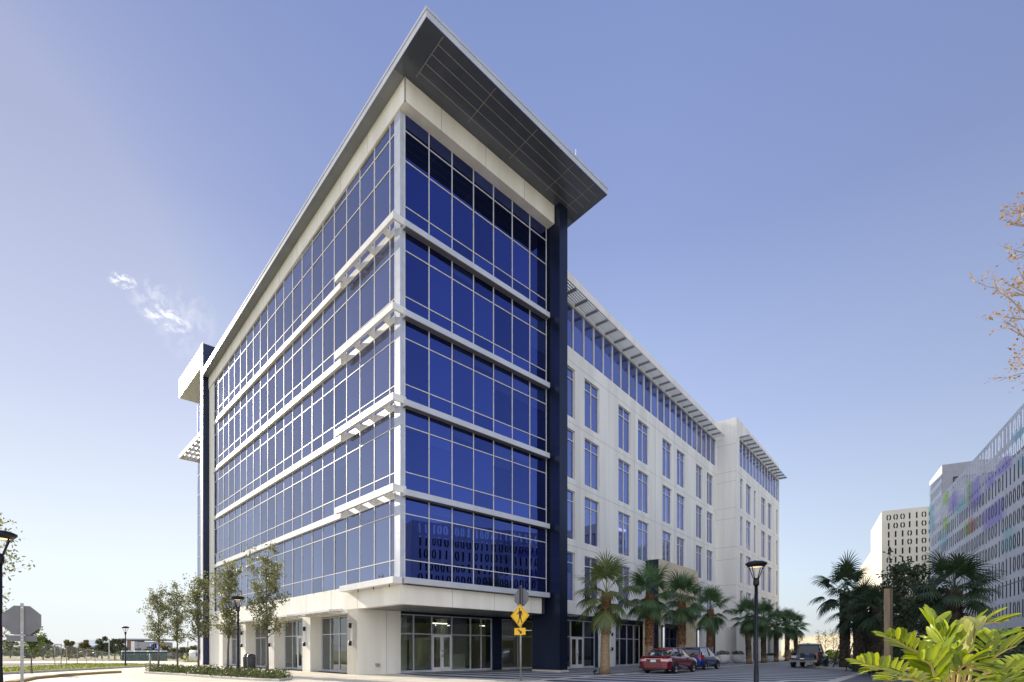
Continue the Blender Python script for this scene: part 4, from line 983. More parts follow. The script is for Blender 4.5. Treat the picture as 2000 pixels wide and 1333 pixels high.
# ---- bare tree reaching in from the right
def bare_tree():
    rn = random.Random(21); root = thing('bare_tree', 'leafless tree with pale twigs and dry brown leaves reaching in at upper right', 'tree', (15.6, 11.6, 0))
    o = Vector((15.6, 11.6, 0)); tk = MB(); lv = MB()
    tk.tube([o, o + Vector((.1, 0, 3)), o + Vector((0, .1, 6)), o + Vector((-.2, .2, 9)), o + Vector((-.3, .1, 12.5))], [.2, .16, .13, .09, .04], 9)
    def grow(p, d, L, r, lev):
        n = 5; pts = [p]; dd = d.copy()
        if lev == 0: n = 8; sd_ = d.orthogonal().normalized(); pts = [p + d * L * i / n + sd_ * L * .035 * math.sin(i * 1.3 + L) - Vector((0, 0, .25 * math.sin(math.pi * i / n))) for i in range(n + 1)]
        for i in range(n if lev else 0): dd = (dd + Vector((rn.gauss(0, .13), rn.gauss(0, .13), rn.gauss(.05, .12)))).normalized(); pts.append(pts[-1] + dd * L / n)
        tk.tube(pts, [r * (1 - .8 * i / n) for i in range(n + 1)], 5 if lev < 2 else 4, cap=False)
        if lev < 3:
            for k in range((11, 6, 4)[lev]):
                f = rn.uniform(.35, 1) * (n - .001); i = int(f); q = pts[i].lerp(pts[i + 1], f - i)
                grow(q, (dd + Vector((rn.gauss(0, .55), rn.gauss(0, .55), rn.gauss(.12, .45)))).normalized(), L * (rn.uniform(.10, .2) if lev == 0 else rn.uniform(.35, .6)), r * .45, lev + 1)
        if lev >= 1 and rn.random() < .3:
            for k in range(rn.randint(1, 4)): leaf(lv, pts[-1] + Vector((rn.gauss(0, .05), rn.gauss(0, .05), rn.gauss(0, .05))), rn.uniform(.025, .05), rn)
    for (tx, ty, z0, r) in ((1950, 400, 9.2, .05), (1975, 440, 9.0, .05), (1908, 540, 7.6, .05), (1935, 590, 7.0, .045), (1915, 628, 6.6, .045), (1945, 655, 6.2, .04), (1970, 708, 5.4, .04), (1990, 380, 10.0, .05)):
        tip = dp(tx + 22, ty, 11.3 + rn.uniform(-.4, .4)); st = o + Vector((-.1, .1, z0)); v = tip - st
        grow(st, v.normalized(), v.length * .93, r, 0)
    for k in range(9):
        a = rn.uniform(-1.3, 1.6); st = o + Vector((0, 0, rn.uniform(6, 11.5))); grow(st, Vector((math.cos(a), math.sin(a), .5)).normalized(), rn.uniform(2, 3.2), .05, 1)
    tk.build('trunk', M['twig'], root); lv.build('dry_leaves', M['pod'], root)
bare_tree()

# ---- fan palms
def fan(mb, base, az, el, pl, bl, rn, nseg=30, droop=.5, petw=.018):
    d = Vector((math.cos(az) * math.cos(el), math.sin(az) * math.cos(el), math.sin(el))); side = Vector((-math.sin(az), math.cos(az), 0))
    pts = [base]; dd = d.copy()
    for i in range(4): dd = (dd + Vector((0, 0, -.10 * droop))).normalized(); pts.append(pts[-1] + dd * pl / 4)
    for i in range(4):
        a, b_ = pts[i], pts[i + 1]; w0 = petw * (1.6 - .25 * i)
        mb.poly([a - side * w0, b_ - side * w0 * .85, b_ + side * w0 * .85, a + side * w0])
    hub = pts[-1]; up = side.cross(dd).normalized()
    for k in range(nseg):
        u = (k / (nseg - 1)) * 2 - 1; ang = u * R(118); L = bl * (1 - .30 * abs(u) ** 2) * rn.uniform(.88, 1.06)
        h0 = hub + dd * bl * .20 * (1 - abs(u))
        v = (dd * math.cos(ang) + side * math.sin(ang) + up * (.22 * abs(u) + rn.gauss(0, .03))).normalized()
        wv = v.cross(up).normalized(); p = h0; ww = .022 * bl / .75; q = [(p - wv * ww * .35, p + wv * ww * .35)]
        for s_ in range(1, 5):
            f = s_ / 4; v = (v + Vector((0, 0, -(.10 + .42 * f * f) * droop * rn.uniform(.8, 1.2)))).normalized(); p = p + v * L / 4
            ws = ww * (1.0, 1.1, .75, .08)[s_ - 1]; q.append((p - wv * ws, p + wv * ws))
        n0 = len(mb.v)
        for a, b_ in q: mb.v += [tuple(a), tuple(b_)]
        for s_ in range(4): mb.f.append((n0 + 2 * s_, n0 + 2 * s_ + 1, n0 + 2 * s_ + 3, n0 + 2 * s_ + 2)); mb.mi.append(mb.m); mb.sm.append(False)
def make_palm(seed, h, tr, boot0, leafm, bootm, nf=24, pl=1.1, bl=1.1, label='', group=None, els=(-58, 82), stakes=False, dark=False):
    rn = random.Random(seed); root = thing('palm_tree', label, 'palm', group=group)
    b = MB(); hz = h - 2.3; n = 9
    pts = [Vector((rn.gauss(0, .012), rn.gauss(0, .012), hz * i / n)) for i in range(n + 1)]
    b.tube(pts, [tr * (1.3, 1.08, 1.0, .97, .95, .95, .95, .98, 1.0, .85)[i] for i in range(n + 1)], 14); b.build('trunk', M['palmtrunk'] if not dark else bootm, root)
    b = MB(); z = hz * boot0; k = 0
    while z < hz + .05:
        for j in range(7):
            a = j * 2 * math.pi / 7 + k * .45; o = Vector((math.cos(a), math.sin(a), 0)); s_ = Vector((-o.y, o.x, 0)); r0 = tr * .93; L = rn.uniform(.13, .24); w_ = tr * .34
            base = o * r0 + Vector((0, 0, z + rn.gauss(0, .01))); tip = base + o * rn.uniform(.05, .11) + Vector((0, 0, L)); up = Vector((0, 0, .02))
            b.add([base - s_ * w_, base + s_ * w_, base + s_ * w_ * .9 + Vector((0, 0, .1)), base - s_ * w_ * .9 + Vector((0, 0, .1)), tip - s_ * w_ * .45, tip + s_ * w_ * .45], ((0, 1, 5, 4), (0, 4, 3), (1, 2, 5), (3, 4, 5, 2)))
        z += .105; k += 1
    b.build('boot_sheath', bootm, root)
    b = MB(); top = Vector((0, 0, hz + .05))
    for k in range(nf):
        u = k / (nf - 1); el = R(els[0] + (els[1] - els[0]) * u ** .9 + rn.gauss(0, 6)); az = k * 2.39996 + rn.gauss(0, .15)
        fan(b, top + Vector((0, 0, .1 * u)), az, el, pl * rn.uniform(.8, 1.15), bl * rn.uniform(.85, 1.1), rn, droop=.60 + .55 * (1 - u))
    b.build('crown', leafm, root)
    if stakes:
        for k in range(3):
            a = k * 2.1 + .5; s_ = MB(); o = Vector((math.cos(a), math.sin(a), 0)); s_.tube([o * .72 + Vector((0, 0, .02)), o * (tr + .03) + Vector((0, 0, 1.75))], .035, 6); s_.build('stake', M['wood'], root)
    return root
pg_ = 'palms in a row in front of the wing'
pal = [make_palm(31, 6.65, .25, .50, M['palmleafo'], M['boots'], nf=20, label='tall olive palm with rust-brown trunk nearest the navy pier', group=pg_),
       make_palm(32, 7.0, .25, .34, M['palmleaf'], M['boots'], nf=23, label='', group=pg_), make_palm(33, 7.0, .24, .10, M['palmleaf'], M['bootsdark'], nf=23, label='', group=pg_)]
Q = -5.6
rowp = [(-7.2, 0, 1.0, pal[0]['label']), (-1.43, 1, 1.0, 'palm with brown trunk standing behind the red sedan'), (4.0, 1, 1.0, 'palm in front of the beige stone entrance portal'), (9.85, 1, .97, 'palm behind the blue hatchback, right of the portal'),
        (21.3, 2, .98, 'dark-trunked palm just left of the black lamp post, beside the white bowls'), (26.9, 2, .98, 'dark-trunked palm just right of the black lamp post'), (32.3, 2, .95, 'palm beside the third white bowl near the end block'),
        (37.8, 2, .97, 'palm at the far end of the wing, left of the pickup'), (43.4, 2, .97, 'farthest palm of the wing row, above the pickup roof')]
used = set()
for i, (p, k, s_, lab) in enumerate(rowp):
    loc = W(p, Q, 0)
    if k not in used: o = pal[k]; used.add(k)
    else: o = dup(pal[k], loc)
    place(o, loc, (2.2, .4, 3.3, 5.0, 1.1, 4.0, 2.6, .2, 5.6)[i], s_ * (1.0, 1, 1.02, .97, .98, 1, .95, 1, .98)[i]); o['label'] = lab; o.rotation_euler[0] = (.02, -.025, .03, .0, -.03, .02, .04, -.02, .03)[i]; o.rotation_euler[1] = (-.01, .03, -.02, .04, .02, -.03, 0, .03, -.04)[i]
sg = 'staked palms in the right planting bed'
dk = make_palm(41, 7.6, .30, .06, M['palmleafd'], M['bootsdark'], nf=24, pl=1.3, bl=1.2, group=sg, stakes=True, dark=True, els=(-35, 80))
d2 = make_palm(42, 6.2, .33, .06, M['palmleafd'], M['bootsdark'], nf=24, pl=1.05, bl=1.05, group=sg, stakes=True, dark=True, els=(-55, 75))
place(dk, gp(1650, 1307)); dk['label'] = 'tall dark palm propped by stakes just right of the pickup truck'
place(d2, dp(1679, 1271, 33) - Vector((0, 0, EYE))); d2['label'] = 'stout dark staked palm with thick trunk between the tall one and the timber post'
o = dup(d2, dp(1700, 1271, 43) - Vector((0, 0, EYE)), 1.3, 1.05, 'slimmer dark palm behind the stout staked palm', sg)
o = dup(d2, dp(1718, 1271, 30.5) - Vector((0, 0, EYE)), 3.9, .92, 'dark staked palm immediately left of the timber post', sg)
d3 = make_palm(43, 5.9, .25, .05, M['palmleafd'], M['bootsdark'], nf=24, pl=.95, bl=.95, dark=True, label='dark palm in front of the grey zeros-and-ones screen, right of the timber post', els=(-30, 70)); place(d3, dp(1863, 1271, 21.7) - Vector((0, 0, EYE)), .7)

# ---- dark shrubs and small trees in the right bed
sh1 = make_oak('magnolia_tree', 51, 4.9, 1.5, 44, 15, .10, M['darkleaf'], M['bark'], base=.12, label='dark evergreen tree directly behind the timber post', up=38); place(sh1, dp(1765, 1271, 26) - Vector((0, 0, EYE)))
sh2 = make_oak('magnolia_tree', 52, 3.4, 1.35, 44, 16, .09, M['darkleaf'], M['bark'], base=.06, label='low dark evergreen under the palm before the grey screen', up=35); place(sh2, dp(1815, 1271, 23.5) - Vector((0, 0, EYE)))
def shrub(name, loc, rx, rz, n, size, m, seed, label, cat='shrub', group=None):
    rn = random.Random(seed); b = MB(); root = thing(name, label, cat, tuple(loc), group=group)
    leafcloud(b, (loc[0], loc[1], loc[2] + rz), rx, rz, n, size, rn); b.build('foliage', m, root)
    s_ = MB()
    for k in range(5): a = k * 1.3; s_.tube([loc, Vector(loc) + Vector((math.cos(a) * rx * .5, math.sin(a) * rx * .5, rz * 1.3))], .015, 4)
    s_.build('stem', M['bark'], root); return root
for i, (x, Y, rx, rz, lab) in enumerate(((1700, 27.5, 1.1, .55, 'dark shrub at the foot of the staked palms'), (1780, 24.5, 1.2, .7, 'dark shrub right of the timber post base'), (1845, 19.5, .9, .6, 'dark shrub under the palm before the grey screen'), (1940, 17, 1.3, .6, 'dark shrub below the grey screen at the right edge'), (1990, 19, 1.2, .7, 'dark shrub at far right under the garage screen edge'))):
    shrub('dark_shrub', dp(x, 1271, Y) - Vector((0, 0, EYE - .08)), rx, rz, 900, .075, M['darkleaf'], 60 + i, lab, group='dark shrubs in the right bed')
for i, (x, Y, r, lab) in enumerate(((1622, 78, .85, 'round clipped shrub left of two in front of the boundary wall'), (1636, 76, .8, 'round clipped shrub right of two in front of the boundary wall'), (1545, 90, 1.0, 'clipped shrub at the wing end before the boundary wall'))):
    shrub('round_shrub', dp(x, 1271, Y) - Vector((0, 0, EYE)), r, r * .85, 500, .14, M['greenleaf'], 70 + i, lab, group='shrubs along the boundary wall')
hb = [(-0,)]
lowb = [tuple(dp(x, 1271, Y))[:2] for x, Y in ((1530, 96), (1660, 74), (1672, 78), (1540, 104))]
cover('ground_cover', lowb, 500, 12, .7, .16, M['farleaf2'], 8, 'golden green low planting along the foot of the boundary wall')
for i, x in enumerate((1560, 1600, 1612, 1628)):
    t_ = make_oak('young_bare_tree', 80 + i, 3.8, 1.1, 18, 2, .10, M['farleaf2'], M['bark'], label='', up=48, group='thin young trees before the boundary wall', trunk_r=.05); place(t_, dp(x, 1271, 88 - i * 4) - Vector((0, 0, EYE)))
    t_['label'] = ('thin young tree left of all before the boundary wall', 'thin young tree before the middle of the boundary wall', 'thin young tree above the pickup mirror', 'thin young tree near the staked palms and boundary wall')[i]

# ---- foreground cardboard palm
def cycad():
    rn = random.Random(5); base = dp(1860, 1271, 3.15); base.z = .05
    root = thing('cardboard_palm', 'sunlit yellow-green cardboard palm with paddle leaflets in the near right corner', 'plant', tuple(base))
    def leaflet(mb, p, d, n, L, w_):
        s_ = d.cross(n).normalized(); n = s_.cross(d).normalized(); pr = ((0, .10), (.18, .62), (.45, 1), (.72, .92), (.92, .5), (1, .0)); n0 = len(mb.v); cup = .10 * L
        for f, wd in pr:
            c = p + d * L * f - n * (.16 * L * f * f)
            mb.v += [tuple(c - s_ * w_ * wd + n * cup * wd * .5), tuple(c - n * .0), tuple(c + s_ * w_ * wd + n * cup * wd * .5)]
        for i in range(5):
            for j in (0, 1): mb.f.append((n0 + i * 3 + j, n0 + i * 3 + j + 1, n0 + i * 3 + 3 + j + 1, n0 + i * 3 + 3 + j)); mb.mi.append(mb.m); mb.sm.append(True)
    def frond(pxs, npair, L, w_, mat='cycad', roll=0, start=.25):
        P = [base + Vector((rn.gauss(0, .03), rn.gauss(0, .03), .1))] + [dp(*q) for q in pxs]
        C = []
        for i in range(len(P) - 1):
            a, b_, c, d = P[max(i - 1, 0)], P[i], P[i + 1], P[min(i + 2, len(P) - 1)]
            for k in range(8):
                t = k / 8; C.append(.5 * ((2 * b_) + (c - a) * t + (2 * a - 5 * b_ + 4 * c - d) * t * t + (3 * b_ - a - 3 * c + d) * t ** 3))
        C.append(P[-1]); st = MB(); st.tube(C, [.011 * (1 - .75 * i / len(C)) for i in range(len(C))], 6); lf = MB()
        n = len(C) - 1
        for k in range(npair):
            f = (start + (1 - start) * (k / (npair - 1))) * (n - .01); i = int(f); p = C[i].lerp(C[i + 1], f - i); d = (C[i + 1] - C[i]).normalized()
            sd_ = d.cross(Vector((0, 0, 1)));
            if sd_.length < .1: sd_ = Vector((1, 0, 0))
            sd_.normalize(); up = sd_.cross(d).normalized(); sd_ = (Matrix.Rotation(roll, 3, d) @ sd_); up = Matrix.Rotation(roll, 3, d) @ up
            u = k / (npair - 1); sz = .9 * L * (.72 + .5 * math.sin(math.pi * min(1, .2 + .75 * u))) * rn.uniform(.92, 1.06)
            for sg_ in (-1, 1):
                v = (d * (.55 + .5 * u) + sd_ * sg_ * (.8 - .35 * u) + up * (.42 + rn.gauss(0, .08))).normalized()
                leaflet(lf, p + Vector((rn.gauss(0, .004), rn.gauss(0, .004), 0)), v, (up - d * .2 - sd_ * sg_ * .35 + Vector((rn.gauss(0, .1), rn.gauss(0, .1), 0))).normalized(), sz, .82 * w_ * sz / L)
        fr_ = lf.build('frond', M[mat], root); st.build('stem', M['cycadstem'], fr_)
    L, w_ = .145, .021
    frond([(1850, 1345, 3.15), (1780, 1322, 3.05), (1720, 1305, 2.95), (1684, 1296, 2.9)], 17, .125, .018, start=.42, roll=.35)
    frond([(1852, 1330, 3.2), (1812, 1288, 3.15), (1768, 1262, 3.1), (1738, 1246, 3.05)], 14, .135, .019, start=.42, roll=.2)
    frond([(1850, 1310, 3.2), (1828, 1252, 3.22), (1822, 1222, 3.25), (1826, 1212, 3.28)], 13, .135, .019, start=.42, roll=.5)
    frond([(1862, 1320, 3.1), (1878, 1258, 3.1), (1915, 1222, 3.1), (1955, 1216, 3.1)], 16, .145, .02, start=.38, roll=-.3)
    frond([(1872, 1330, 3.0), (1888, 1282, 2.98), (1902, 1250, 2.96), (1905, 1232, 2.95)], 9, .12, .032, 'cycadpale', start=.5)
    frond([(1880, 1340, 3.0), (1915, 1305, 2.95), (1955, 1275, 2.9), (1985, 1262, 2.9)], 16, .135, .019, start=.4, roll=-.4)
    frond([(1880, 1360, 2.8), (1920, 1345, 2.75), (1975, 1318, 2.7), (2030, 1302, 2.65)], 18, .145, .02, start=.35, roll=-.3)
    frond([(1850, 1350, 2.9), (1838, 1300, 2.85), (1846, 1262, 2.85), (1848, 1240, 2.85)], 11, .13, .02, start=.45)
    frond([(1830, 1360, 2.8), (1800, 1335, 2.7), (1770, 1325, 2.65), (1740, 1330, 2.6)], 14, .13, .018, start=.4)
    frond([(1895, 1320, 3.4), (1925, 1270, 3.5), (1950, 1248, 3.55), (1968, 1240, 3.6)], 13, .145, .02, start=.42)
    frond([(1860, 1350, 2.75), (1870, 1315, 2.7), (1885, 1300, 2.65), (1915, 1310, 2.6)], 13, .135, .019, start=.4)
    frond([(1850, 1380, 2.8), (1830, 1335, 2.7), (1818, 1300, 2.65), (1800, 1290, 2.6)], 12, .13, .019, start=.4, roll=.4)
    frond([(1900, 1350, 3.5), (1960, 1310, 3.6), (2010, 1290, 3.7), (2060, 1290, 3.8)], 15, .145, .02, start=.4)
    frond([(1890, 1370, 2.6), (1930, 1350, 2.5), (1980, 1338, 2.45), (2020, 1340, 2.4)], 14, .135, .019, start=.4)
    frond([(1800, 1335, 3.4), (1760, 1310, 3.5), (1730, 1305, 3.55), (1710, 1310, 3.6)], 13, .135, .019, start=.42)
    frond([(1860, 1330, 3.5), (1868, 1280, 3.6), (1880, 1252, 3.65), (1896, 1246, 3.7)], 12, .135, .019, start=.42)
    b = MB(); b.lathe([(.10, 0), (.13, .05), (.11, .16), (.05, .22)], tuple(base), 12); b.build('stem_base', M['bark'], root)
cycad()

# ================================================================== STREET FURNITURE
def make_lamp(label, group):
    r = thing('street_lamp', label, 'street lamp', group=group); b = MB()
    b.lathe([(.13, 0), (.13, .04), (.085, .06), (.08, .5), (.062, .9), (.058, 3.62)], n=16); b.build('pole', M['black'], r)
    b = MB(); b.lathe([(.085, 3.60), (.10, 3.64), (.10, 3.78), (.07, 3.86), (.02, 3.88)], n=16); b.build('collar', M['black'], r)
    for k in range(4):
        a = k * math.pi / 2 + .6; b = MB(); c, s_ = math.cos(a), math.sin(a)
        b.tube([(c * .07, s_ * .07, 3.78), (c * .14, s_ * .14, 3.95), (c * .27, s_ * .27, 4.27)], .018, 6); b.build('arm', M['black'], r)
    b = MB(); b.lathe([(.22, 4.255), (.27, 4.26), (.36, 4.36), (.355, 4.40), (.25, 4.45), (.08, 4.48), (.0, 4.485)], n=28, cap=False)
    b.build('hood', M['black'], r)
    b = MB(); b.lathe([(.005, 4.262), (.215, 4.262), (.215, 4.28), (.005, 4.28)], n=20); b.build('lens', M['lampglow'], r)
    b = MB(); b.lathe([(.03, 3.88), (.05, 3.95), (.14, 4.22), (.16, 4.258)], n=16, cap=False); b.build('reflector', M['chain'], r)
    return r
lg = 'black street lamps'
lp = make_lamp('black street lamp with lit flared head standing right of the white bowls', lg); place(lp, dp(1477, 1271, 18.9) - Vector((0, 0, EYE)))
dup(lp, dp(465, 1271, 28.4) - Vector((0, 0, EYE)), .4, .94, 'slim black street lamp among the young oaks by the left facade', lg)
dup(lp, dp(-1, 1271, 14.1) - Vector((0, 0, EYE)), .9, 1, 'black street lamp cut off by the left picture edge', lg)
dup(lp, gp(245, 1303), .2, .72, 'distant black street lamp on the lawn by the green toilets', lg)
def octagon(r): return [(r * math.cos(R(22.5 + 45 * k)) / math.cos(R(22.5)), r * math.sin(R(22.5 + 45 * k)) / math.cos(R(22.5))) for k in range(8)]
def sign_frame(o, ang):                            # (u right, v up, w towards the reader)
    c, s_ = math.cos(ang), math.sin(ang); return lambda u, v, w: Vector((o[0] + u * c + w * s_, o[1] + u * s_ - w * c, v))
M['signface'] = pbr('sign_red', (.45, .01, .015), rough=.4)
p = dp(43, 1271, 14.1); a = math.atan2(p.x, p.y) * -1
st = thing('stop_sign', 'grey back of an octagonal stop sign on a square post at left', 'road sign', (p.x, p.y, 0))
fr = sign_frame((p.x, p.y), a)
b = MB(); b.prism(octagon(.385), lambda u, v, w: fr(u, v + 2.1, w - .045), -.004, .004); plate = b.build('octagon_plate', M['signgrey'], st)
b = MB(); b.prism(octagon(.38), lambda u, v, w: fr(u, v + 2.1, w - .05), -.004, 0.0005); b.build('red_face', M['signface'], plate)
b = MB(); b.box(fr, -.30, .30, 1.54, 1.70, -.049, -.041); b.build('small_plate', M['signgrey'], st)
b = MB(); b.box(fr, -.035, .035, -.02, 2.55, -.04, .05)
b.build('post', M['steel'], st)
for v in (1.58, 1.66, 1.78, 2.43): b = MB(); b.tube([fr(0, v, .05), fr(0, v, .062)], .012, 8); b.build('bolt', M['chrome'], st)
# pedestrian crossing sign
p = dp(1017, 1271, 23.0); ps = thing('crossing_sign', 'yellow pedestrian crossing sign with arrow plate on a post in front of the entrance', 'road sign', (p.x, p.y, 0))
fr = sign_frame((p.x, p.y), R(-38))
b = MB(); b.tube([(p.x, p.y, -.02), (p.x, p.y, 4.1)], .045, 10); b.build('post', M['steel'], ps)
hd = .50
b = MB(); b.prism([(0, -hd), (hd, 0), (0, hd), (-hd, 0)], lambda u, v, w: fr(u, v + 2.80, w), .05, .06); dm = b.build('diamond_plate', M['yellow'], ps)
man = [[(-.055, .285), (-.02, .31), (.01, .30), (.02, .265), (.0, .235), (-.035, .232), (-.06, .255)],
       [(-.04, .215), (.04, .205), (.085, .12), (.06, -.03), (-.045, -.03), (-.055, .10)],
       [(-.04, .215), (-.055, .10), (-.075, .08), (-.155, .045), (-.165, .075), (-.09, .12)],
       [(.04, .205), (.085, .195), (.135, .10), (.125, -.0), (.095, .0), (.10, .095), (.075, .13)],
       [(-.045, -.03), (.015, -.03), (-.02, -.17), (-.075, -.31), (-.12, -.31), (-.06, -.16)],
       [(.0, -.03), (.06, -.03), (.085, -.16), (.135, -.31), (.09, -.31), (.035, -.17)]]
b = MB()
for q in man: b.prism(q, lambda u, v, w: fr(u * 1.06, v * 1.06 + 2.80, w), .060, .063)
b.build('pedestrian_symbol', M['ink'], dm)
b = MB(); e = .45
for k in range(4):
    A, B = [(0, -e), (e, 0), (0, e), (-e, 0)][k], [(0, -e), (e, 0), (0, e), (-e, 0)][(k + 1) % 4]
    A2, B2 = (A[0] * .965, A[1] * .965), (B[0] * .965, B[1] * .965); b.prism([A, B, B2, A2], lambda u, v, w: fr(u, v + 2.80, w), .060, .0625)
b.build('border', M['ink'], dm)
b = MB(); b.box(fr, -.30, .30, 1.97, 2.27, .05, .06); am = b.build('arrow_plate', M['yellow'], ps)
b = MB(); c, s_ = math.cos(R(-40)), math.sin(R(-40))
ar = [(-.14, .028), (.03, .028), (.03, .085), (.15, 0), (.03, -.085), (.03, -.028), (-.14, -.028)]
b.prism([(u * c - v * s_, u * s_ + v * c) for u, v in ar], lambda u, v, w: fr(u, v + 2.12, w), .060, .063); b.build('arrow_symbol', M['ink'], am)
b = MB(); b.prism(octagon(.38), lambda u, v, w: fr(u, v + 3.60, w - .055), -.004, .004); oc = b.build('octagon_plate', M['signgrey'], ps)
b = MB(); b.prism(octagon(.375), lambda u, v, w: fr(u, v + 3.60, w - .060), -.004, 0.0005); b.build('red_face', M['signface'], oc)
b = MB(); b.box(fr, -.035, .035, 3.2, 4.08, -.05, .055); b.build('backing_bar', M['ink'], ps)
# timber post
p = dp(1735, 1271, 8.9); b = MB(); fr = frame((p.x, p.y), .5)
wp = thing('timber_post', 'square weathered timber post beside the staked palms, behind the cardboard palm', 'post', (p.x, p.y, 0))
b.box(fr, -.045, .045, -.045, .045, -.05, 2.33); b.build('shaft', M['wood'], wp)
b = MB(); b.box(fr, .045, .065, -.03, .03, 1.35, 2.3); b.build('batten', M['wood'], wp)
# white bowls
def bowl(loc, r, label, seed):
    t_ = thing('planter_bowl', label, 'planter', tuple(loc), group='white bowl planters'); b = MB()
    b.lathe([(.42 * r, 0), (.66 * r, .12 * r), (.9 * r, .6 * r), (1.0 * r, 1.18 * r), (1.0 * r, 1.26 * r), (.92 * r, 1.26 * r), (.88 * r, 1.12 * r)], tuple(loc), 28, cap=False); b.build('bowl', M['plantwhite'], t_)
    b = MB(); b.lathe([(.005, 1.12 * r), (.9 * r, 1.12 * r), (.9 * r, 1.14 * r), (.005, 1.14 * r)], tuple(loc), 20); b.build('soil', M['soil'], t_)
    b = MB(); rn = random.Random(seed); leafcloud(b, (loc[0], loc[1], loc[2] + 1.42 * r), r * .95, r * .42, 420, .07, rn); b.build('plant', M['darkleaf'], t_)
bowl(gp(1412, 1297.0), .70, 'white bowl planter right beside the blue hatchback', 1); bowl(gp(1441, 1295.5), .70, 'white bowl planter between two palms, left of the lamp post', 2); bowl(gp(1505, 1292.5), .55, 'small white bowl planter between the palms near the pickup', 3)
# bins and post at the left facade
def bin_(loc, label):
    t_ = thing('litter_bin', label, 'litter bin', tuple(loc), group='dark litter bins'); b = MB(); b.lathe([(.24, 0), (.27, .05), (.29, .85), (.27, .9)], tuple(loc), 16); b.build('body', M['charcoal'], t_)
    b = MB(); b.lathe([(.29, .92), (.28, .98), (.12, 1.05), (.0, 1.06)], tuple(loc), 16, cap=False); b.build('lid', M['black'], t_)
bin_(T(-1.1, 18.2, 0), 'dark litter bin nearer the oak trunk by the left facade'); bin_(T(-1.0, 19.4, 0), 'second dark litter bin farther along the left facade')
b = MB(); q = gp(293, 1311); b.tube([(q.x, q.y, -.05), (q.x, q.y, 1.0)], .05, 8)
t_ = thing('marker_post', 'short grey marker post at the left tip of the planted bed', 'post', tuple(q)); b.build('shaft', M['steel'], t_)
b = MB(); b.lathe([(.055, 1.0), (.055, 1.05), (.02, 1.08)], (q.x, q.y, 0), 10); b.build('cap', M['steel'], t_)
for x, y in ((1161, 1318), (1250, 1308)):
    q = gp(x, y); t_ = thing('ground_light', 'small black spotlight on the paving by the ' + ('nearest palm' if x < 1200 else 'red sedan bumper'), 'spotlight', tuple(q)); b = MB(); b.tube([q, q + Vector((0, 0, .12))], .02, 6); b.build('stem', M['black'], t_)
    b = MB(); b.tube([q + Vector((-.06, 0, .12)), q + Vector((.10, 0, .24))], [.05, .06], 10); b.build('head', M['black'], t_)
c_ = dp(1664, 1271, 60); c_.z = 0
t_ = thing('traffic_cone', 'orange traffic cone between the staked palm trunks', 'traffic cone', tuple(c_)); b = MB(); b.lathe([(.16, .04), (.10, .4), (.035, .78), (.02, .8)], tuple(c_), 14); b.build('cone', M['cone'], t_)
b = MB(); b.box(frame((c_.x, c_.y), 0), -.2, .2, -.2, .2, 0, .05); b.build('base', M['cone'], t_)
b = MB(); b.lathe([(.112, .36), (.08, .55)], tuple(c_), 14, cap=False); b.build('white_band', M['white'], t_)
# soil rings round the palms
for p_, *_r in rowp:
    c = W(p_, Q, 0); mb = MB(); mb.lathe([(.005, .03), (.5, .025), (.62, .006)], tuple(c), 18, cap=False); o = mb.build('mulch_ring', M['soil']); structure(o)
# ================================================================== VEHICLES
def loft(mb, secs, cap=True, smooth=True):
    n = len(secs[0]); base = len(mb.v)
    for s_ in secs: mb.v += [tuple(q) for q in s_]
    for i in range(len(secs) - 1):
        for k in range(n): mb.f.append((base + i * n + k, base + i * n + (k + 1) % n, base + (i + 1) * n + (k + 1) % n, base + (i + 1) * n + k)); mb.mi.append(mb.m); mb.sm.append(smooth)
    if cap:
        mb.f.append(tuple(base + k for k in reversed(range(n)))); mb.mi.append(mb.m); mb.sm.append(False)
        e = base + (len(secs) - 1) * n; mb.f.append(tuple(e + k for k in range(n))); mb.mi.append(mb.m); mb.sm.append(False)
def body_sec(x, zl, zt, hb, hw):
    zm = zl + (zt - zl) * .55
    half = [(.0, zl), (hb * .8, zl), (hb, zl + .06), (hw, zm - .06), (hw, zm + .06), (hw * .965, zt - .10), (hw * .88, zt - .02), (hw * .55, zt + .015), (0, zt + .022)]
    r = [Vector((x, -y, z)) for y, z in half] + [Vector((x, y, z)) for y, z in reversed(half[1:-1])]
    return r
def interp(st, n):
    out = []
    for a, b_ in zip(st[:-1], st[1:]):
        for k in range(n): t = k / n; out.append(tuple(a[i] + (b_[i] - a[i]) * t for i in range(5)))
    out.append(st[-1]); return out
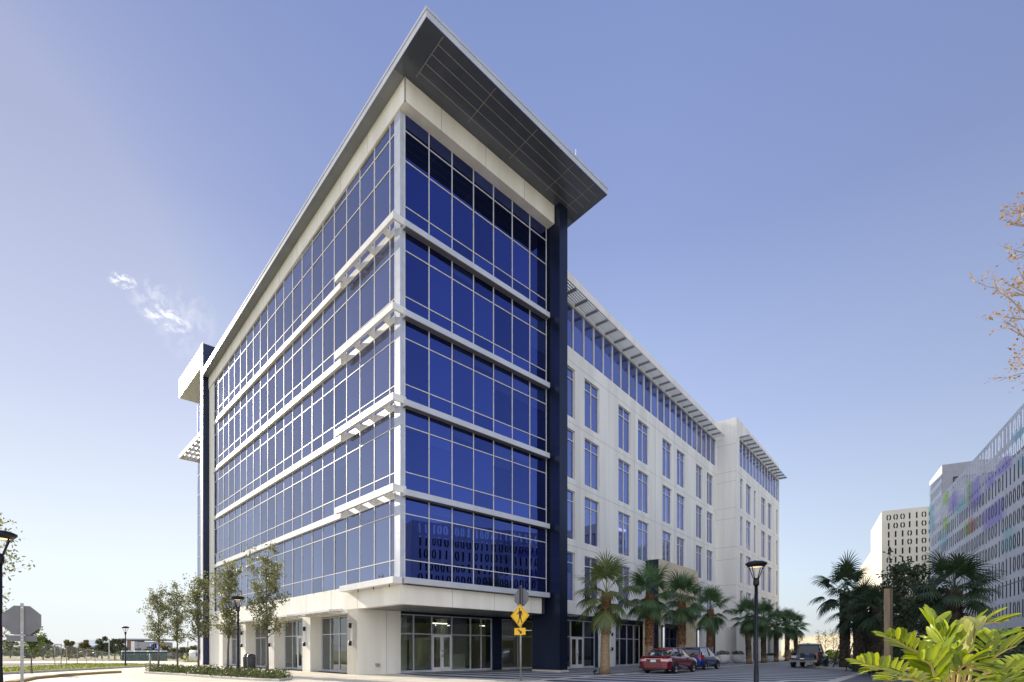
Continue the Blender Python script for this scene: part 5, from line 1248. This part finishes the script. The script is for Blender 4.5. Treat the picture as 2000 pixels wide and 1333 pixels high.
def wheel(root, x, y, r, w_, nsp=5):
    sg_ = 1 if y > 0 else -1; b = MB()
    prof = [(r * .74, -w_ / 2), (r * .9, -w_ / 2), (r, -w_ / 2 + .04), (r, w_ / 2 - .04), (r * .9, w_ / 2), (r * .74, w_ / 2)]
    n = 28; V = []
    for pr, pz in prof: V.append([Vector((x + pr * math.cos(2 * math.pi * k / n), y + pz, r + pr * math.sin(2 * math.pi * k / n))) for k in range(n)])
    loft(b, V, cap=False); t_ = b.build('wheel', M['tyre'], root)
    b = MB(); yo = y + sg_ * (w_ / 2 - .035)
    for k in range(nsp):
        a = k * 2 * math.pi / nsp; ca, sa = math.cos(a), math.sin(a); pa = Vector((-sa, 0, ca)); c = Vector((x, yo, r)); d = Vector((ca, 0, sa)); oy = Vector((0, sg_ * .02, 0))
        b.add([c + d * .04 - pa * .05 + oy, c + d * .04 + pa * .05 + oy, c + d * r * .70 + pa * .035 + oy, c + d * r * .70 - pa * .035 + oy, c + d * .04 - pa * .05 - oy, c + d * .04 + pa * .05 - oy, c + d * r * .70 + pa * .035 - oy, c + d * r * .70 - pa * .035 - oy],
              ((0, 1, 2, 3), (7, 6, 5, 4), (0, 3, 7, 4), (1, 5, 6, 2), (0, 4, 5, 1), (2, 6, 7, 3)))
    V = [[Vector((x + pr * math.cos(2 * math.pi * k / n), yo + po * sg_, r + pr * math.sin(2 * math.pi * k / n))) for k in range(n)] for pr, po in ((r * .75, -.02), (r * .75, .02), (r * .67, .02), (r * .67, -.02))]
    loft(b, V, cap=False); b.tube([(x, yo - .02, r), (x, yo + sg_ * .03, r)], .06, 12)
    b.build('rim', M['rim'], t_)
    b = MB(); b.tube([(x, yo - sg_ * .03, r), (x, yo - sg_ * .05, r)], r * .74, 20); b.build('brake_disc', M['charcoal'], t_)
def arch(root, x, y, r, sg_):
    b = MB(); n = 18; q = []
    for k in range(n + 1): a = math.pi * (-.12 + 1.24 * k / n); q.append((x + r * math.cos(a), r * .92 + r * math.sin(a)))
    b.add([Vector((px, y, max(pz, .12))) for px, pz in q] + [Vector((px, y - sg_ * .25, max(pz, .12))) for px, pz in q], [tuple(range(n + 1)) if sg_ < 0 else tuple(reversed(range(n + 1)))] + [(i, i + 1, n + 2 + i, n + 1 + i) for i in range(n)])
    b.build('wheel_arch', M['ink'], root)
def cabin(root, st, paint, mid=None, roof_over=.012):
    """st: four stations (x, half width, z): rear glass base, roof rear, roof front, windscreen base"""
    (xa, wa, za), (xb, wb, zb), (xc, wc, zc), (xd, wd, zd) = st
    zbel = min(za, zd) - .02
    def S_(x, wbel, wtop, zb_, zt): return [Vector((x, -wbel, zb_)), Vector((x, -wtop, zt)), Vector((x, wtop, zt)), Vector((x, wbel, zb_))]
    A = S_(xa, wa, wa * .96, za - .04, za); B = S_(xb, wb * 1.30, wb, zbel, zb); Cc = S_(xc, wc * 1.32, wc, zbel, zc); D = S_(xd, wd, wd * .96, zd - .04, zd)
    g = MB(); loft(g, [A, B, Cc, D], smooth=False); gl = g.build('cabin_glass', M['clear_dark'], root)
    b = MB(); up = Vector((0, 0, roof_over))
    n = 5; secs = []
    for x, w_, z in ((xb - .10, wb * .98, zb - .035), (xb + .05, wb, zb), ((xb + xc) / 2, (wb + wc) / 2 + .01, (zb + zc) / 2 + .035), (xc - .05, wc, zc), (xc + .10, wc * .98, zc - .03)):
        secs.append([Vector((x, -w_ - .02, z - .03)), Vector((x, -w_ - .005, z + .012)), Vector((x, -w_ * .6, z + .035)), Vector((x, 0, z + .045)), Vector((x, w_ * .6, z + .035)), Vector((x, w_ + .005, z + .012)), Vector((x, w_ + .02, z - .03))])
    loft(b, secs); b.build('roof', paint, root)
    for sg_ in (-1, 1):
        for P_, Q_, r_ in ((A, B, .04), (D, Cc, .03)):
            b = MB(); i, j = (0, 1) if sg_ < 0 else (3, 2); b.tube([P_[i] + Vector((0, sg_ * .004, 0)), P_[j].lerp(Q_[j], .0) + Vector((0, 0, .01)), Q_[j] + Vector((0, 0, 0))], [r_ * 1.1, r_, r_], 6); b.build('pillar', paint, root)
        if mid is not None:
            i, j = (0, 1) if sg_ < 0 else (3, 2)
            t = (mid - xb) / (xc - xb); lo, hi = B[i].lerp(Cc[i], t), B[j].lerp(Cc[j], t); b = MB(); b.tube([lo + Vector((0, sg_ * .003, 0)), hi + Vector((0, sg_ * .003, 0))], .035, 6); b.build('pillar', M['ink'], root)
    # dark seats inside
    b = MB()
    for x in (xb + .35, (xb + xc) / 2 + .35): b.box(ID, x - .1, x + .1, -.55, -.1, zbel - .2, zbel + .28); b.box(ID, x - .1, x + .1, .1, .55, zbel - .2, zbel + .28)
    b.build('seat', M['cargo'], root)
def mirror(root, x, y, z, sg_, m):
    b = MB(); b.lathe([(.0, -.07), (.07, -.05), (.09, 0), (.07, .05), (.0, .07)], (x, y + sg_ * .10, z), 12, cap=False, sx=.7, sy=1.1); b.tube([(x, y - sg_ * .06, z - .04), (x, y + sg_ * .08, z - .02)], .02, 6); b.build('wing_mirror', m, root)
# ---- red sedan
def sedan(label):
    r = thing('sedan_car', label, 'car'); pm = M['redpaint']
    st = [(-2.40, .40, .80, .62, .70), (-2.33, .26, .94, .74, .83), (-2.1, .22, 1.00, .80, .89), (-1.75, .2, 1.01, .82, .905), (-1.1, .19, .985, .82, .91), (0, .18, .955, .82, .91), (1.0, .18, .945, .82, .905), (1.45, .19, .92, .80, .895), (1.95, .2, .84, .77, .87), (2.25, .22, .74, .72, .80), (2.40, .32, .62, .60, .66)]
    b = MB(); loft(b, [body_sec(*q) for q in interp(st, 3)]); b.build('body', pm, r)
    cabin(r, [(-1.80, .74, 1.005), (-1.02, .58, 1.405), (.22, .60, 1.425), (1.22, .74, .955)], pm, mid=-.35)
    for sg_ in (-1, 1):
        for x in (-1.38, 1.38): arch(r, x, sg_ * .912, .375, sg_); wheel(r, x, sg_ * .82, .33, .21, 9)
        b = MB(); b.prism([(px, py * sg_) for px, py in ((-2.435, .43), (-2.415, .68), (-2.32, .85), (-2.06, .925), (-2.06, .84), (-2.25, .74), (-2.36, .43))][::sg_], ID, .70, .87); tl_ = b.build('tail_light', M['taillite'], r)
        b = MB(); b.prism([(px, py * sg_) for px, py in ((-2.44, .52), (-2.42, .69), (-2.34, .845), (-2.30, .80), (-2.36, .52))][::sg_], ID, .82, .875); b.build('red_lens', M['tail'], tl_)
        mirror(r, .95, sg_ * .90, 1.0, sg_, pm)
        b = MB(); b.tube([(-.75, sg_ * .915, .82), (-.58, sg_ * .915, .82)], .015, 6); b.build('door_handle', pm, r)
        b = MB(); b.tube([(.30, sg_ * .915, .80), (.47, sg_ * .915, .80)], .015, 6); b.build('door_handle', pm, r)
    b = MB(); b.box(ID, -2.445, -2.40, -.36, .36, .63, .82); pr_ = b.build('plate_recess', M['redpaint'], r)
    b = MB(); b.box(ID, -2.455, -2.445, -.16, .16, .655, .795); b.build('number_plate', M['plate'], r)
    b = MB(); b.box(ID, -2.45, -2.40, -.40, .40, .825, .85); b.build('chrome_strip', M['chrome'], r)
    b = MB(); b.prism(((-2.49, -.55), (-2.42, -.80), (-2.12, -.925), (-2.12, .925), (-2.42, .80), (-2.49, .55))[::-1], ID, .30, .60); b.build('bumper', pm, r)
    b = MB(); b.prism(((-2.40, -.5), (-2.36, -.78), (-2.1, -.9), (-2.1, .9), (-2.36, .78), (-2.40, .5))[::-1], ID, .955, .985); b.build('boot_lip', pm, r)
    b = MB(); b.box(ID, -2.40, -2.2, -.7, .7, .2, .30); b.build('lower_valance', M['ink'], r)
    return r
carp = lambda p, q: W(p, q, 0)
def at_rear_right(x, y, axle_back, half):         # car centre from the photo position of its rear right tyre
    g = gp(x, y); d = Vector((.6257, .7801, 0)); l = Vector((-.7801, .6257, 0)); return g + l * half + d * axle_back
c = sedan('dark red sedan seen from behind, parked in front of the wing'); place(c, at_rear_right(1318, 1316, 1.38, .82), WA)
# ---- blue hatchback
def hatch(label):
    r = thing('hatchback_car', label, 'car'); pm = M['bluepaint']
    st = [(-2.02, .42, .78, .62, .70), (-1.97, .28, .95, .74, .82), (-1.75, .22, 1.02, .79, .86), (-1.2, .2, 1.0, .80, .87), (0, .19, .97, .80, .87), (.9, .19, .95, .79, .865), (1.3, .2, .92, .78, .85), (1.75, .22, .82, .74, .82), (2.0, .25, .72, .68, .75), (2.1, .34, .6, .58, .62)]
    b = MB(); loft(b, [body_sec(*q) for q in interp(st, 3)]); b.build('body', pm, r)
    cabin(r, [(-1.92, .72, 1.0), (-1.52, .58, 1.47), (.15, .59, 1.485), (1.2, .72, .96)], pm, mid=-.25)
    for sg_ in (-1, 1):
        for x in (-1.22, 1.24): arch(r, x, sg_ * .872, .35, sg_); wheel(r, x, sg_ * .78, .31, .20, 9)
        b = MB(); b.prism([(px, py * sg_) for px, py in ((-2.03, .60), (-1.98, .78), (-1.62, .885), (-1.62, .80), (-1.88, .60))][::sg_], ID, .80, 1.0); b.build('tail_light', M['tail'], r)
        mirror(r, .9, sg_ * .86, 1.02, sg_, pm)
        b = MB(); b.tube([(-.7, sg_ * .875, .86), (-.55, sg_ * .875, .86)], .015, 6); b.build('door_handle', pm, r)
    b = MB(); b.box(ID, -2.045, -2.02, -.16, .16, .66, .79); b.build('number_plate', M['plate'], r)
    b = MB(); b.prism(((-2.10, -.5), (-2.03, -.76), (-1.72, -.885), (-1.72, .885), (-2.03, .76), (-2.10, .5))[::-1], ID, .30, .58); b.build('bumper', pm, r)
    b = MB(); b.box(ID, -2.02, -1.8, -.66, .66, .2, .30); b.build('lower_valance', M['ink'], r)
    return r
c = hatch('bright blue hatchback parked ahead of the red sedan'); place(c, at_rear_right(1376.5, 1309, 1.22, .78), WA)
# ---- pickup with lowered tailgate
def pickup(label):
    r = thing('pickup_truck', label, 'pickup truck'); pm = M['navypaint']
    b = MB()
    st = [(-.55, .42, 1.08, .86, .95), (-.4, .38, 1.10, .88, .96), (.9, .36, 1.10, .88, .96), (1.35, .38, 1.08, .86, .95), (2.2, .40, 1.02, .84, .92), (2.6, .44, .95, .78, .86), (2.75, .5, .8, .7, .76)]
    loft(b, [body_sec(*q) for q in interp(st, 2)]); b.build('cab_body', pm, r)
    cabin(r, [(-.62, .80, 1.10), (-.50, .68, 1.78), (.55, .68, 1.80), (1.35, .80, 1.10)], pm, mid=.1)
    b = MB()
    for sg_ in (-1, 1): b.box(ID, -2.55, -.60, sg_ * .96 if sg_ < 0 else .86, -.86 if sg_ < 0 else .96, .55, 1.14); b.box(ID, -2.57, -.60, sg_ * .98 if sg_ < 0 else .84, -.84 if sg_ < 0 else .98, 1.14, 1.18)
    b.box(ID, -2.55, -.60, -.86, .86, .60, .68); b.box(ID, -.66, -.60, -.86, .86, .68, 1.12); b.build('cargo_bed', pm, r)
    b = MB(); b.box(ID, -3.12, -2.56, -.80, .80, .66, .74); tg = b.build('tailgate', pm, r)
    b = MB(); b.box(ID, -3.13, -3.12, -.14, .14, .675, .73); b.build('handle', M['chrome'], tg)
    b = MB(); b.box(ID, -2.74, -2.56, -.92, .92, .44, .60); b.box(ID, -2.755, -2.74, -.30, .30, .46, .59); b.build('bumper', M['steel'], r)
    b = MB(); b.box(ID, -2.765, -2.755, -.16, .16, .47, .58); b.build('number_plate', pbr('truck_plate', (.35, .33, .12), rough=.5), r)
    for sg_ in (-1, 1):
        b = MB(); b.box(ID, -2.585, -2.555, sg_ * .90 - .055, sg_ * .90 + .055, .72, 1.08); b.build('tail_light', M['tail'], r)
        for x in (-1.75, 1.75): arch(r, x, sg_ * .965, .46, sg_); wheel(r, x, sg_ * .84, .385, .26, 6)
        mirror(r, 1.05, sg_ * .95, 1.25, sg_, M['ink'])
    b = MB(); b.box(ID, -.75, -.55, -.10, .14, 1.83, 1.90); b.build('roof_lamp', M['white'], r)
    b = MB(); b.box(ID, -2.3, -.8, -.7, .55, .68, .95); b.box(ID, -1.2, -.7, -.75, .75, .95, 1.12); b.build('cargo_sheet', M['cargo'], r)
    b = MB(); b.box(ID, -2.45, -2.2, .12, .34, .70, .98); b.tube([(-2.3, .22, .98), (-2.3, .22, 1.06)], .06, 8); b.build('blue_bucket', M['bluepaint'], r) if False else None
    return r
c = pickup('dark pickup truck with lowered tailgate and loaded bed, seen from behind'); tloc = at_rear_right(1598, 1304.8, 1.75, .84); place(c, tloc, WA)
# loose load in the truck bed
def load_box(name, lx, ly, sx, sy, z0, z1, m, label, cat):
    d = Vector((.6257, .7801, 0)); l = Vector((-.7801, .6257, 0)); o = tloc + d * lx + l * ly; fr = frame((o.x, o.y), WA)
    t_ = thing(name, label, cat, (o.x, o.y, z0), WA); b = MB(); zt = z1 - (z1 - z0) * .18
    b.hexa([fr(-sx, -sy, z0), fr(sx, -sy, z0), fr(sx, sy, z0), fr(-sx, sy, z0), fr(-sx * 1.06, -sy * 1.06, zt), fr(sx * 1.06, -sy * 1.06, zt), fr(sx * 1.06, sy * 1.06, zt), fr(-sx * 1.06, sy * 1.06, zt)]); b.build('body', m, t_)
    b = MB(); b.box(fr, -sx * 1.12, sx * 1.12, -sy * 1.12, sy * 1.12, zt, z1); b.build('lid', m, t_)
load_box('cool_box', -2.62, -.30, .16, .18, .745, 1.02, M['bluepaint'], 'blue cool box standing on the tailgate', 'cool box')
load_box('tool_case', -2.72, .02, .13, .14, .745, 1.08, M['ink'], 'black tool case on the tailgate beside the blue box', 'tool case')
load_box('bucket', -2.66, -.62, .12, .12, .745, 1.05, M['charcoal'], 'dark bucket on the tailgate by the right tail light', 'bucket')
load_box('white_sack', -2.62, .60, .2, .16, .745, .92, M['white'], 'white sack lying at the left of the tailgate', 'sack')

# ================================================================== FAR LEFT: BUILDING SITE
ZF = -1.03
def fp(x, Y): p = dp(x, 1271, Y); p.z = ZF; return p
def toilet(loc, rz, label):
    r = thing('portable_toilet', label, 'portable toilet', tuple(loc), rz, 'green portable toilets'); fr = frame((loc[0], loc[1]), rz); z = loc[2]
    b = MB(); b.box(fr, -.50, .50, -.55, .55, z, z + 2.1); b.build('cabin', M['toilet'], r)
    b = MB(); b.hexa([fr(-.58, -.58, z + 2.1), fr(.58, -.58, z + 2.1), fr(.58, .58, z + 2.1), fr(-.58, .58, z + 2.1), fr(-.4, -.5, z + 2.32), fr(.4, -.5, z + 2.32), fr(.4, .5, z + 2.32), fr(-.4, .5, z + 2.32)]); b.build('roof', pbr('toilet_roof', (.6, .62, .62), rough=.5) if 'toilet_roof' not in bpy.data.materials else bpy.data.materials['toilet_roof'], r)
    b = MB(); b.box(fr, -.40, .40, -.575, -.55, z + .12, z + 1.95); d_ = b.build('door', M['toilet'], r)
    b = MB(); b.box(fr, -.16, .16, -.58, -.575, z + 1.55, z + 1.75); b.build('vent', M['plate'], d_)
tl = ['leftmost', 'second', 'third', 'fourth', 'fifth', 'sixth', 'seventh']
for i, x in enumerate((242, 254, 266, 278, 292, 303, 315)): toilet(fp(x + 3, 97 + (i % 2) * .4), -.75 + .03 * i, tl[i] + ' of the green portable toilets lined up on the building site, counted from the left')
# white van and worker
v0 = fp(384, 93); VF = frame((v0.x, v0.y), 2.35)
vr = thing('white_van', 'white van parked on the building site behind the oaks', 'van', tuple(v0), 2.35)
b = MB(); secs = []
for x, zl, zt, w_ in ((-2.5, .45, 2.2, .88), (-2.4, .35, 2.35, .95), (.9, .35, 2.38, .96), (1.5, .35, 1.9, .95), (1.75, .35, 1.35, .94), (2.4, .4, 1.1, .9), (2.55, .5, .9, .8)):
    secs.append([VF(x, -w_, ZF + zl), VF(x, -w_, ZF + zt * .85), VF(x, -w_ * .85, ZF + zt), VF(x, w_ * .85, ZF + zt), VF(x, w_, ZF + zt * .85), VF(x, w_, ZF + zl)])
loft(b, secs); b.build('body', M['white'], vr)
b = MB(); b.box(VF, -2.53, -2.49, -.7, .7, ZF + 1.35, ZF + 2.0); b.box(VF, .95, 1.5, .93, .965, ZF + 1.25, ZF + 1.8); b.box(VF, .95, 1.5, -.965, -.93, ZF + 1.25, ZF + 1.8); b.build('window', M['clear_dark'], vr)
for x in (-1.5, 1.7):
    for y in (-.86, .86): b = MB(); b.tube([VF(x, y - .1, ZF + .36), VF(x, y + .1, ZF + .36)], .36, 18); b.build('wheel', M['tyre'], vr)
# worker (one skinned body, clothing as children)
wk = fp(361, 91)
def person(loc):
    me = bpy.data.meshes.new('person')
    V = [(0, 0, .95), (0, 0, 1.2), (0, 0, 1.42), (0, 0, 1.52), (0, -.01, 1.66), (0, 0, 1.74), (-.19, 0, 1.40), (-.26, .02, 1.12), (-.24, -.12, .92), (-.24, -.15, .84), (.19, 0, 1.40), (.25, .03, 1.12), (.26, -.08, .90), (.26, -.1, .82), (-.10, 0, .88), (-.12, -.08, .48), (-.12, .04, .08), (-.12, -.14, .05), (.10, 0, .88), (.13, .05, .48), (.13, .14, .08), (.13, -.04, .05)]
    E = [(0, 1), (1, 2), (2, 3), (3, 4), (4, 5), (2, 6), (6, 7), (7, 8), (8, 9), (2, 10), (10, 11), (11, 12), (12, 13), (0, 14), (14, 15), (15, 16), (16, 17), (0, 18), (18, 19), (19, 20), (20, 21)]
    me.from_pydata(V, E, []); o = bpy.data.objects.new('person', me); COL.objects.link(o); sk = o.modifiers.new('skin', 'SKIN')
    rd = [.15, .15, .16, .06, .095, .07, .07, .05, .04, .035, .07, .05, .04, .035, .09, .065, .045, .04, .09, .065, .045, .04]
    for v, r_ in zip(me.skin_vertices[0].data, rd): v.radius = (r_, r_ * .85)
    me.skin_vertices[0].data[0].use_root = True
    o.modifiers.new('smooth', 'SUBSURF').levels = 1; o.modifiers['smooth'].render_levels = 1; me.materials.append(M['trouser']); o.location = loc; o.rotation_euler = (0, 0, .4)
    tag(o, 'worker in yellow vest and dark trousers standing by the white van', 'person'); WM[o.name] = Matrix.Translation(Vector(loc))
    b = MB(); b.lathe([(.19, .98), (.185, 1.2), (.215, 1.38), (.17, 1.47), (.07, 1.50)], tuple(loc), 16, cap=False, sx=1.15, sy=.85); b.build('safety_vest', M['hivis'], o)
    b = MB(); b.lathe([(.13, 1.70), (.115, 1.72), (.11, 1.78), (.06, 1.84), (0, 1.85)], tuple(loc), 14, cap=False); b.build('hard_hat', M['white'], o)
    b = MB(); b.lathe([(.0, 1.55), (.07, 1.57), (.098, 1.66), (.09, 1.72), (0, 1.74)], (loc[0], loc[1] - .01, loc[2]), 14, cap=False); b.build('head', M['skin'], o)
person(wk)
# fence along the back of the lawn
fa = Vector((-39.5, 20, 0)); fb = Vector((-40.6, 48, 0)); fc = Vector((-52, 70, ZF)); fd = Vector((-40, 96, ZF))
def fence(name, a, b_, n, label, h=1.9):
    r = thing(name, label, 'fence', tuple(a), group='chain-link site fence'); d = b_ - a
    for k in range(n + 1): p = a + d * k / n; b = MB(); b.tube([p, p + Vector((0, 0, h))], .03, 6); b.build('post', M['steel'], r)
    b = MB(); b.tube([a + Vector((0, 0, h - .03)), b_ + Vector((0, 0, h - .03))], .022, 5); b.tube([a + Vector((0, 0, .15)), b_ + Vector((0, 0, .15))], .015, 5); b.build('rail', M['steel'], r)
    b = MB(); b.quad(a + Vector((0, 0, .1)), b_ + Vector((0, 0, .1)), b_ + Vector((0, 0, h - .05)), a + Vector((0, 0, h - .05))); b.build('mesh_panel', M['chain'], r)
fence('site_fence', fa, fb, 9, 'chain-link fence run along the back of the lawn'); fence('site_fence', fb + Vector((-1, .5, 0)), fc, 7, 'chain-link fence run turning away toward the toilets'); fence('site_fence', fc + Vector((.5, .8, 0)), fd, 8, 'chain-link fence run in front of the toilets and van')
# heaps of sand
def heap(loc, rx, ry, h, seed, label):
    rn = random.Random(seed); b = MB(); n = 20; rings = []
    for i, f in enumerate((1, .85, .6, .35, .12)): rings.append([Vector((loc[0] + rx * f * math.cos(2 * math.pi * k / n) * rn.uniform(.88, 1.1), loc[1] + ry * f * math.sin(2 * math.pi * k / n), loc[2] - .05 + h * (1 - f) ** .8 * rn.uniform(.8, 1.1))) for k in range(n)])
    loft(b, rings); return tag(b.build('sand_heap', M['sand']), label, 'sand heap', 'sand heaps on the building site')
for i, (x, Y, rx, h, lab) in enumerate(((30, 110, 9, .9, 'low sand heap behind the stop sign post'), (110, 100, 7, .8, 'long low sand heap left of the lamp on the building site'), (180, 96, 8, 1.0, 'sand heap between the fence posts left of the toilets'), (222, 88, 4, .9, 'sand heap right beside the toilets'), (70, 84, 8, .6, 'nearest flat sand heap beyond the lawn'))): heap(fp(x, Y), rx, 3.5, h, i, lab)
# distant buildings
def far_block(name, x0, x1, Y, z1, parts, label):
    a, c = fp(x0, Y), fp(x1, Y); r = thing(name, label, 'building', tuple(a)); fr = frame((a.x, a.y), .35); Lw = (c - a).length
    for u0, u1, m, pn, dz in parts: b = MB(); b.box(fr, u0 * Lw, u1 * Lw, 0 if pn == 'wall' else -.15, 14, ZF, z1 + dz); b.build(pn, m, r)
    b = MB(); b.box(fr, -.4, Lw + .4, -.5, 14.4, z1, z1 + .5); b.build('roof', M['garagegrey'], r)
    b = MB()
    for k in range(4): b.box(fr, Lw * (.66 + .07 * k), Lw * (.71 + .07 * k), -.2, -.15, ZF + 1, z1 - 1)
    b.build('window', M['glassW'], r)
far_block('far_building', 248, 306, 170, 4.6, [(0, .12, M['brown'], 'wall', 0), (.12, .22, M['white'], 'panel', -.3), (.22, .32, M['garagegrey'], 'panel', -.4), (.32, 1, M['garagegrey'], 'wall', -.5)], 'brown and white building in the far distance above the toilets')
a = fp(143, 260); r = thing('far_hall', 'pale arched hall on the horizon behind the left trees', 'building', tuple(a)); b = MB(); pr = [(0, 0), (24, 0), (24, 5.5), (20, 7.0), (13, 8.0), (6, 7.4), (0, 6)]
FH = frame((a.x, a.y), .2); b.prism([(u, v) for u, v in pr], lambda u, v, w: FH(u, w, ZF + v), 0, 12); b.build('hall', M['garage'], r)
b = MB(); b.box(FH, 2, 22, -.2, 0, ZF + 3.8, ZF + 4.8); b.build('window', M['glassW'], r)
# thin masts
for i, (x, y0, Y, lab) in enumerate(((213, 1250, 90, 'thin white mast on the building site'), (367, 1255, 74, 'thin dark pole left of the white van'))):
    p = fp(x, Y); z = EYE + (HZ - y0) / F * Y; t_ = thing('thin_mast', lab, 'mast', tuple(p)); b = MB(); b.tube([p, (p.x, p.y, z)], [.07, .05], 6); b.build('pole', M['white'] if i == 0 else M['black'], t_)
    b = MB(); b.tube([(p.x, p.y, z), (p.x, p.y, z + .12)], .09, 8); b.build('cap', M['steel'], t_)
# trees on the horizon
def far_tree(loc, h, rx, seed, m, tall, label):
    rn = random.Random(seed); r = thing('far_tree', label, 'tree', tuple(loc), group='trees along the horizon'); tk = MB(); cr_ = MB()
    tk.tube([loc, Vector(loc) + Vector((rn.gauss(0, .1), 0, h * .9))], [.02 * h + .05, .03], 6)
    for k in range(11):
        u = rn.uniform(.35 if tall else .1, 1); a = rn.uniform(0, 6.28); d = rx * (1 - .55 * u) * rn.uniform(.2, 1); c = Vector(loc) + Vector((math.cos(a) * d, math.sin(a) * d, h * u * .93))
        tk.tube([Vector(loc) + Vector((0, 0, h * u * .7)), c], [.05, .02], 4, cap=False); leafcloud(cr_, c, rx * rn.uniform(.28, .45), h * rn.uniform(.06, .13), 85, .042 * h + .1, rn)
    tk.build('trunk', M['bark'], r); cr_.build('crown', m, r)
HL = ['tall dark horizon tree at the far left picture edge behind the lamp pole', 'low dark horizon tree directly behind the stop sign post', 'low olive horizon tree right behind the small street tree on the lawn', 'tall dark horizon tree standing clear just right of the stop sign', 'low olive bush-like tree right of the tall dark one near the stop sign', 'low olive tree between the stop sign trees and the arched hall', 'tall olive tree just left of the pale arched hall', 'low dark tree in front of the left half of the arched hall', 'tall thin olive tree rising in front of the arched hall', 'low olive tree at the right end of the arched hall', 'low dark tree just right of the arched hall', 'tall dark tree midway between the arched hall and the thin white mast', 'tall dark tree immediately left of the thin white mast', 'tall dark tree just right of the thin white mast', 'tall dark tree touching the distant lamp on its left side', 'low dark tree immediately behind the distant lamp pole', 'low olive tree in front of the brown wall of the far building', 'low dark tree above the third green toilet', 'low olive tree above the right end of the toilet row', 'low dark tree between the two leftmost young oaks, far behind', 'low dark tree left of the white van, far behind', 'low olive tree directly behind the white van']
hz_ = [(20, 1247, 120, 1, 0), (42, 1258, 130, 0, 0), (66, 1252, 140, 0, 1), (84, 1243, 120, 1, 0), (104, 1262, 150, 0, 1), (120, 1260, 150, 0, 1), (134, 1250, 130, 1, 1), (150, 1264, 150, 0, 0), (166, 1250, 140, 1, 1), (178, 1264, 150, 0, 1), (190, 1262, 150, 0, 0), (199, 1245, 130, 1, 0), (212, 1250, 140, 1, 0), (224, 1247, 130, 1, 0), (236, 1248, 140, 1, 0), (246, 1262, 150, 0, 0), (268, 1266, 150, 0, 1), (290, 1262, 150, 0, 0), (318, 1258, 150, 0, 1), (338, 1262, 140, 0, 0), (356, 1264, 140, 0, 0), (378, 1260, 150, 0, 1)]
for i, (x, y, Y, tall, ol) in enumerate(hz_):
    p = fp(x, Y); h = EYE + (HZ - y) / F * Y - ZF
    far_tree(p, h, h * (.34 if tall else .62), 200 + i, M['farleaf2'] if ol else M['farleaf'], tall, HL[i])
rn = random.Random(77); mb = MB()
for k in range(900): leafcloud(mb, (rn.uniform(-330, -75), rn.uniform(215, 245), ZF + rn.uniform(.3, 2.6)), 3.2, 1.4, 7, .8, rn)
tag(mb.build('distant_woodland', M['farleaf']), 'continuous dark woodland edge on the left horizon', 'woodland', kind='stuff')
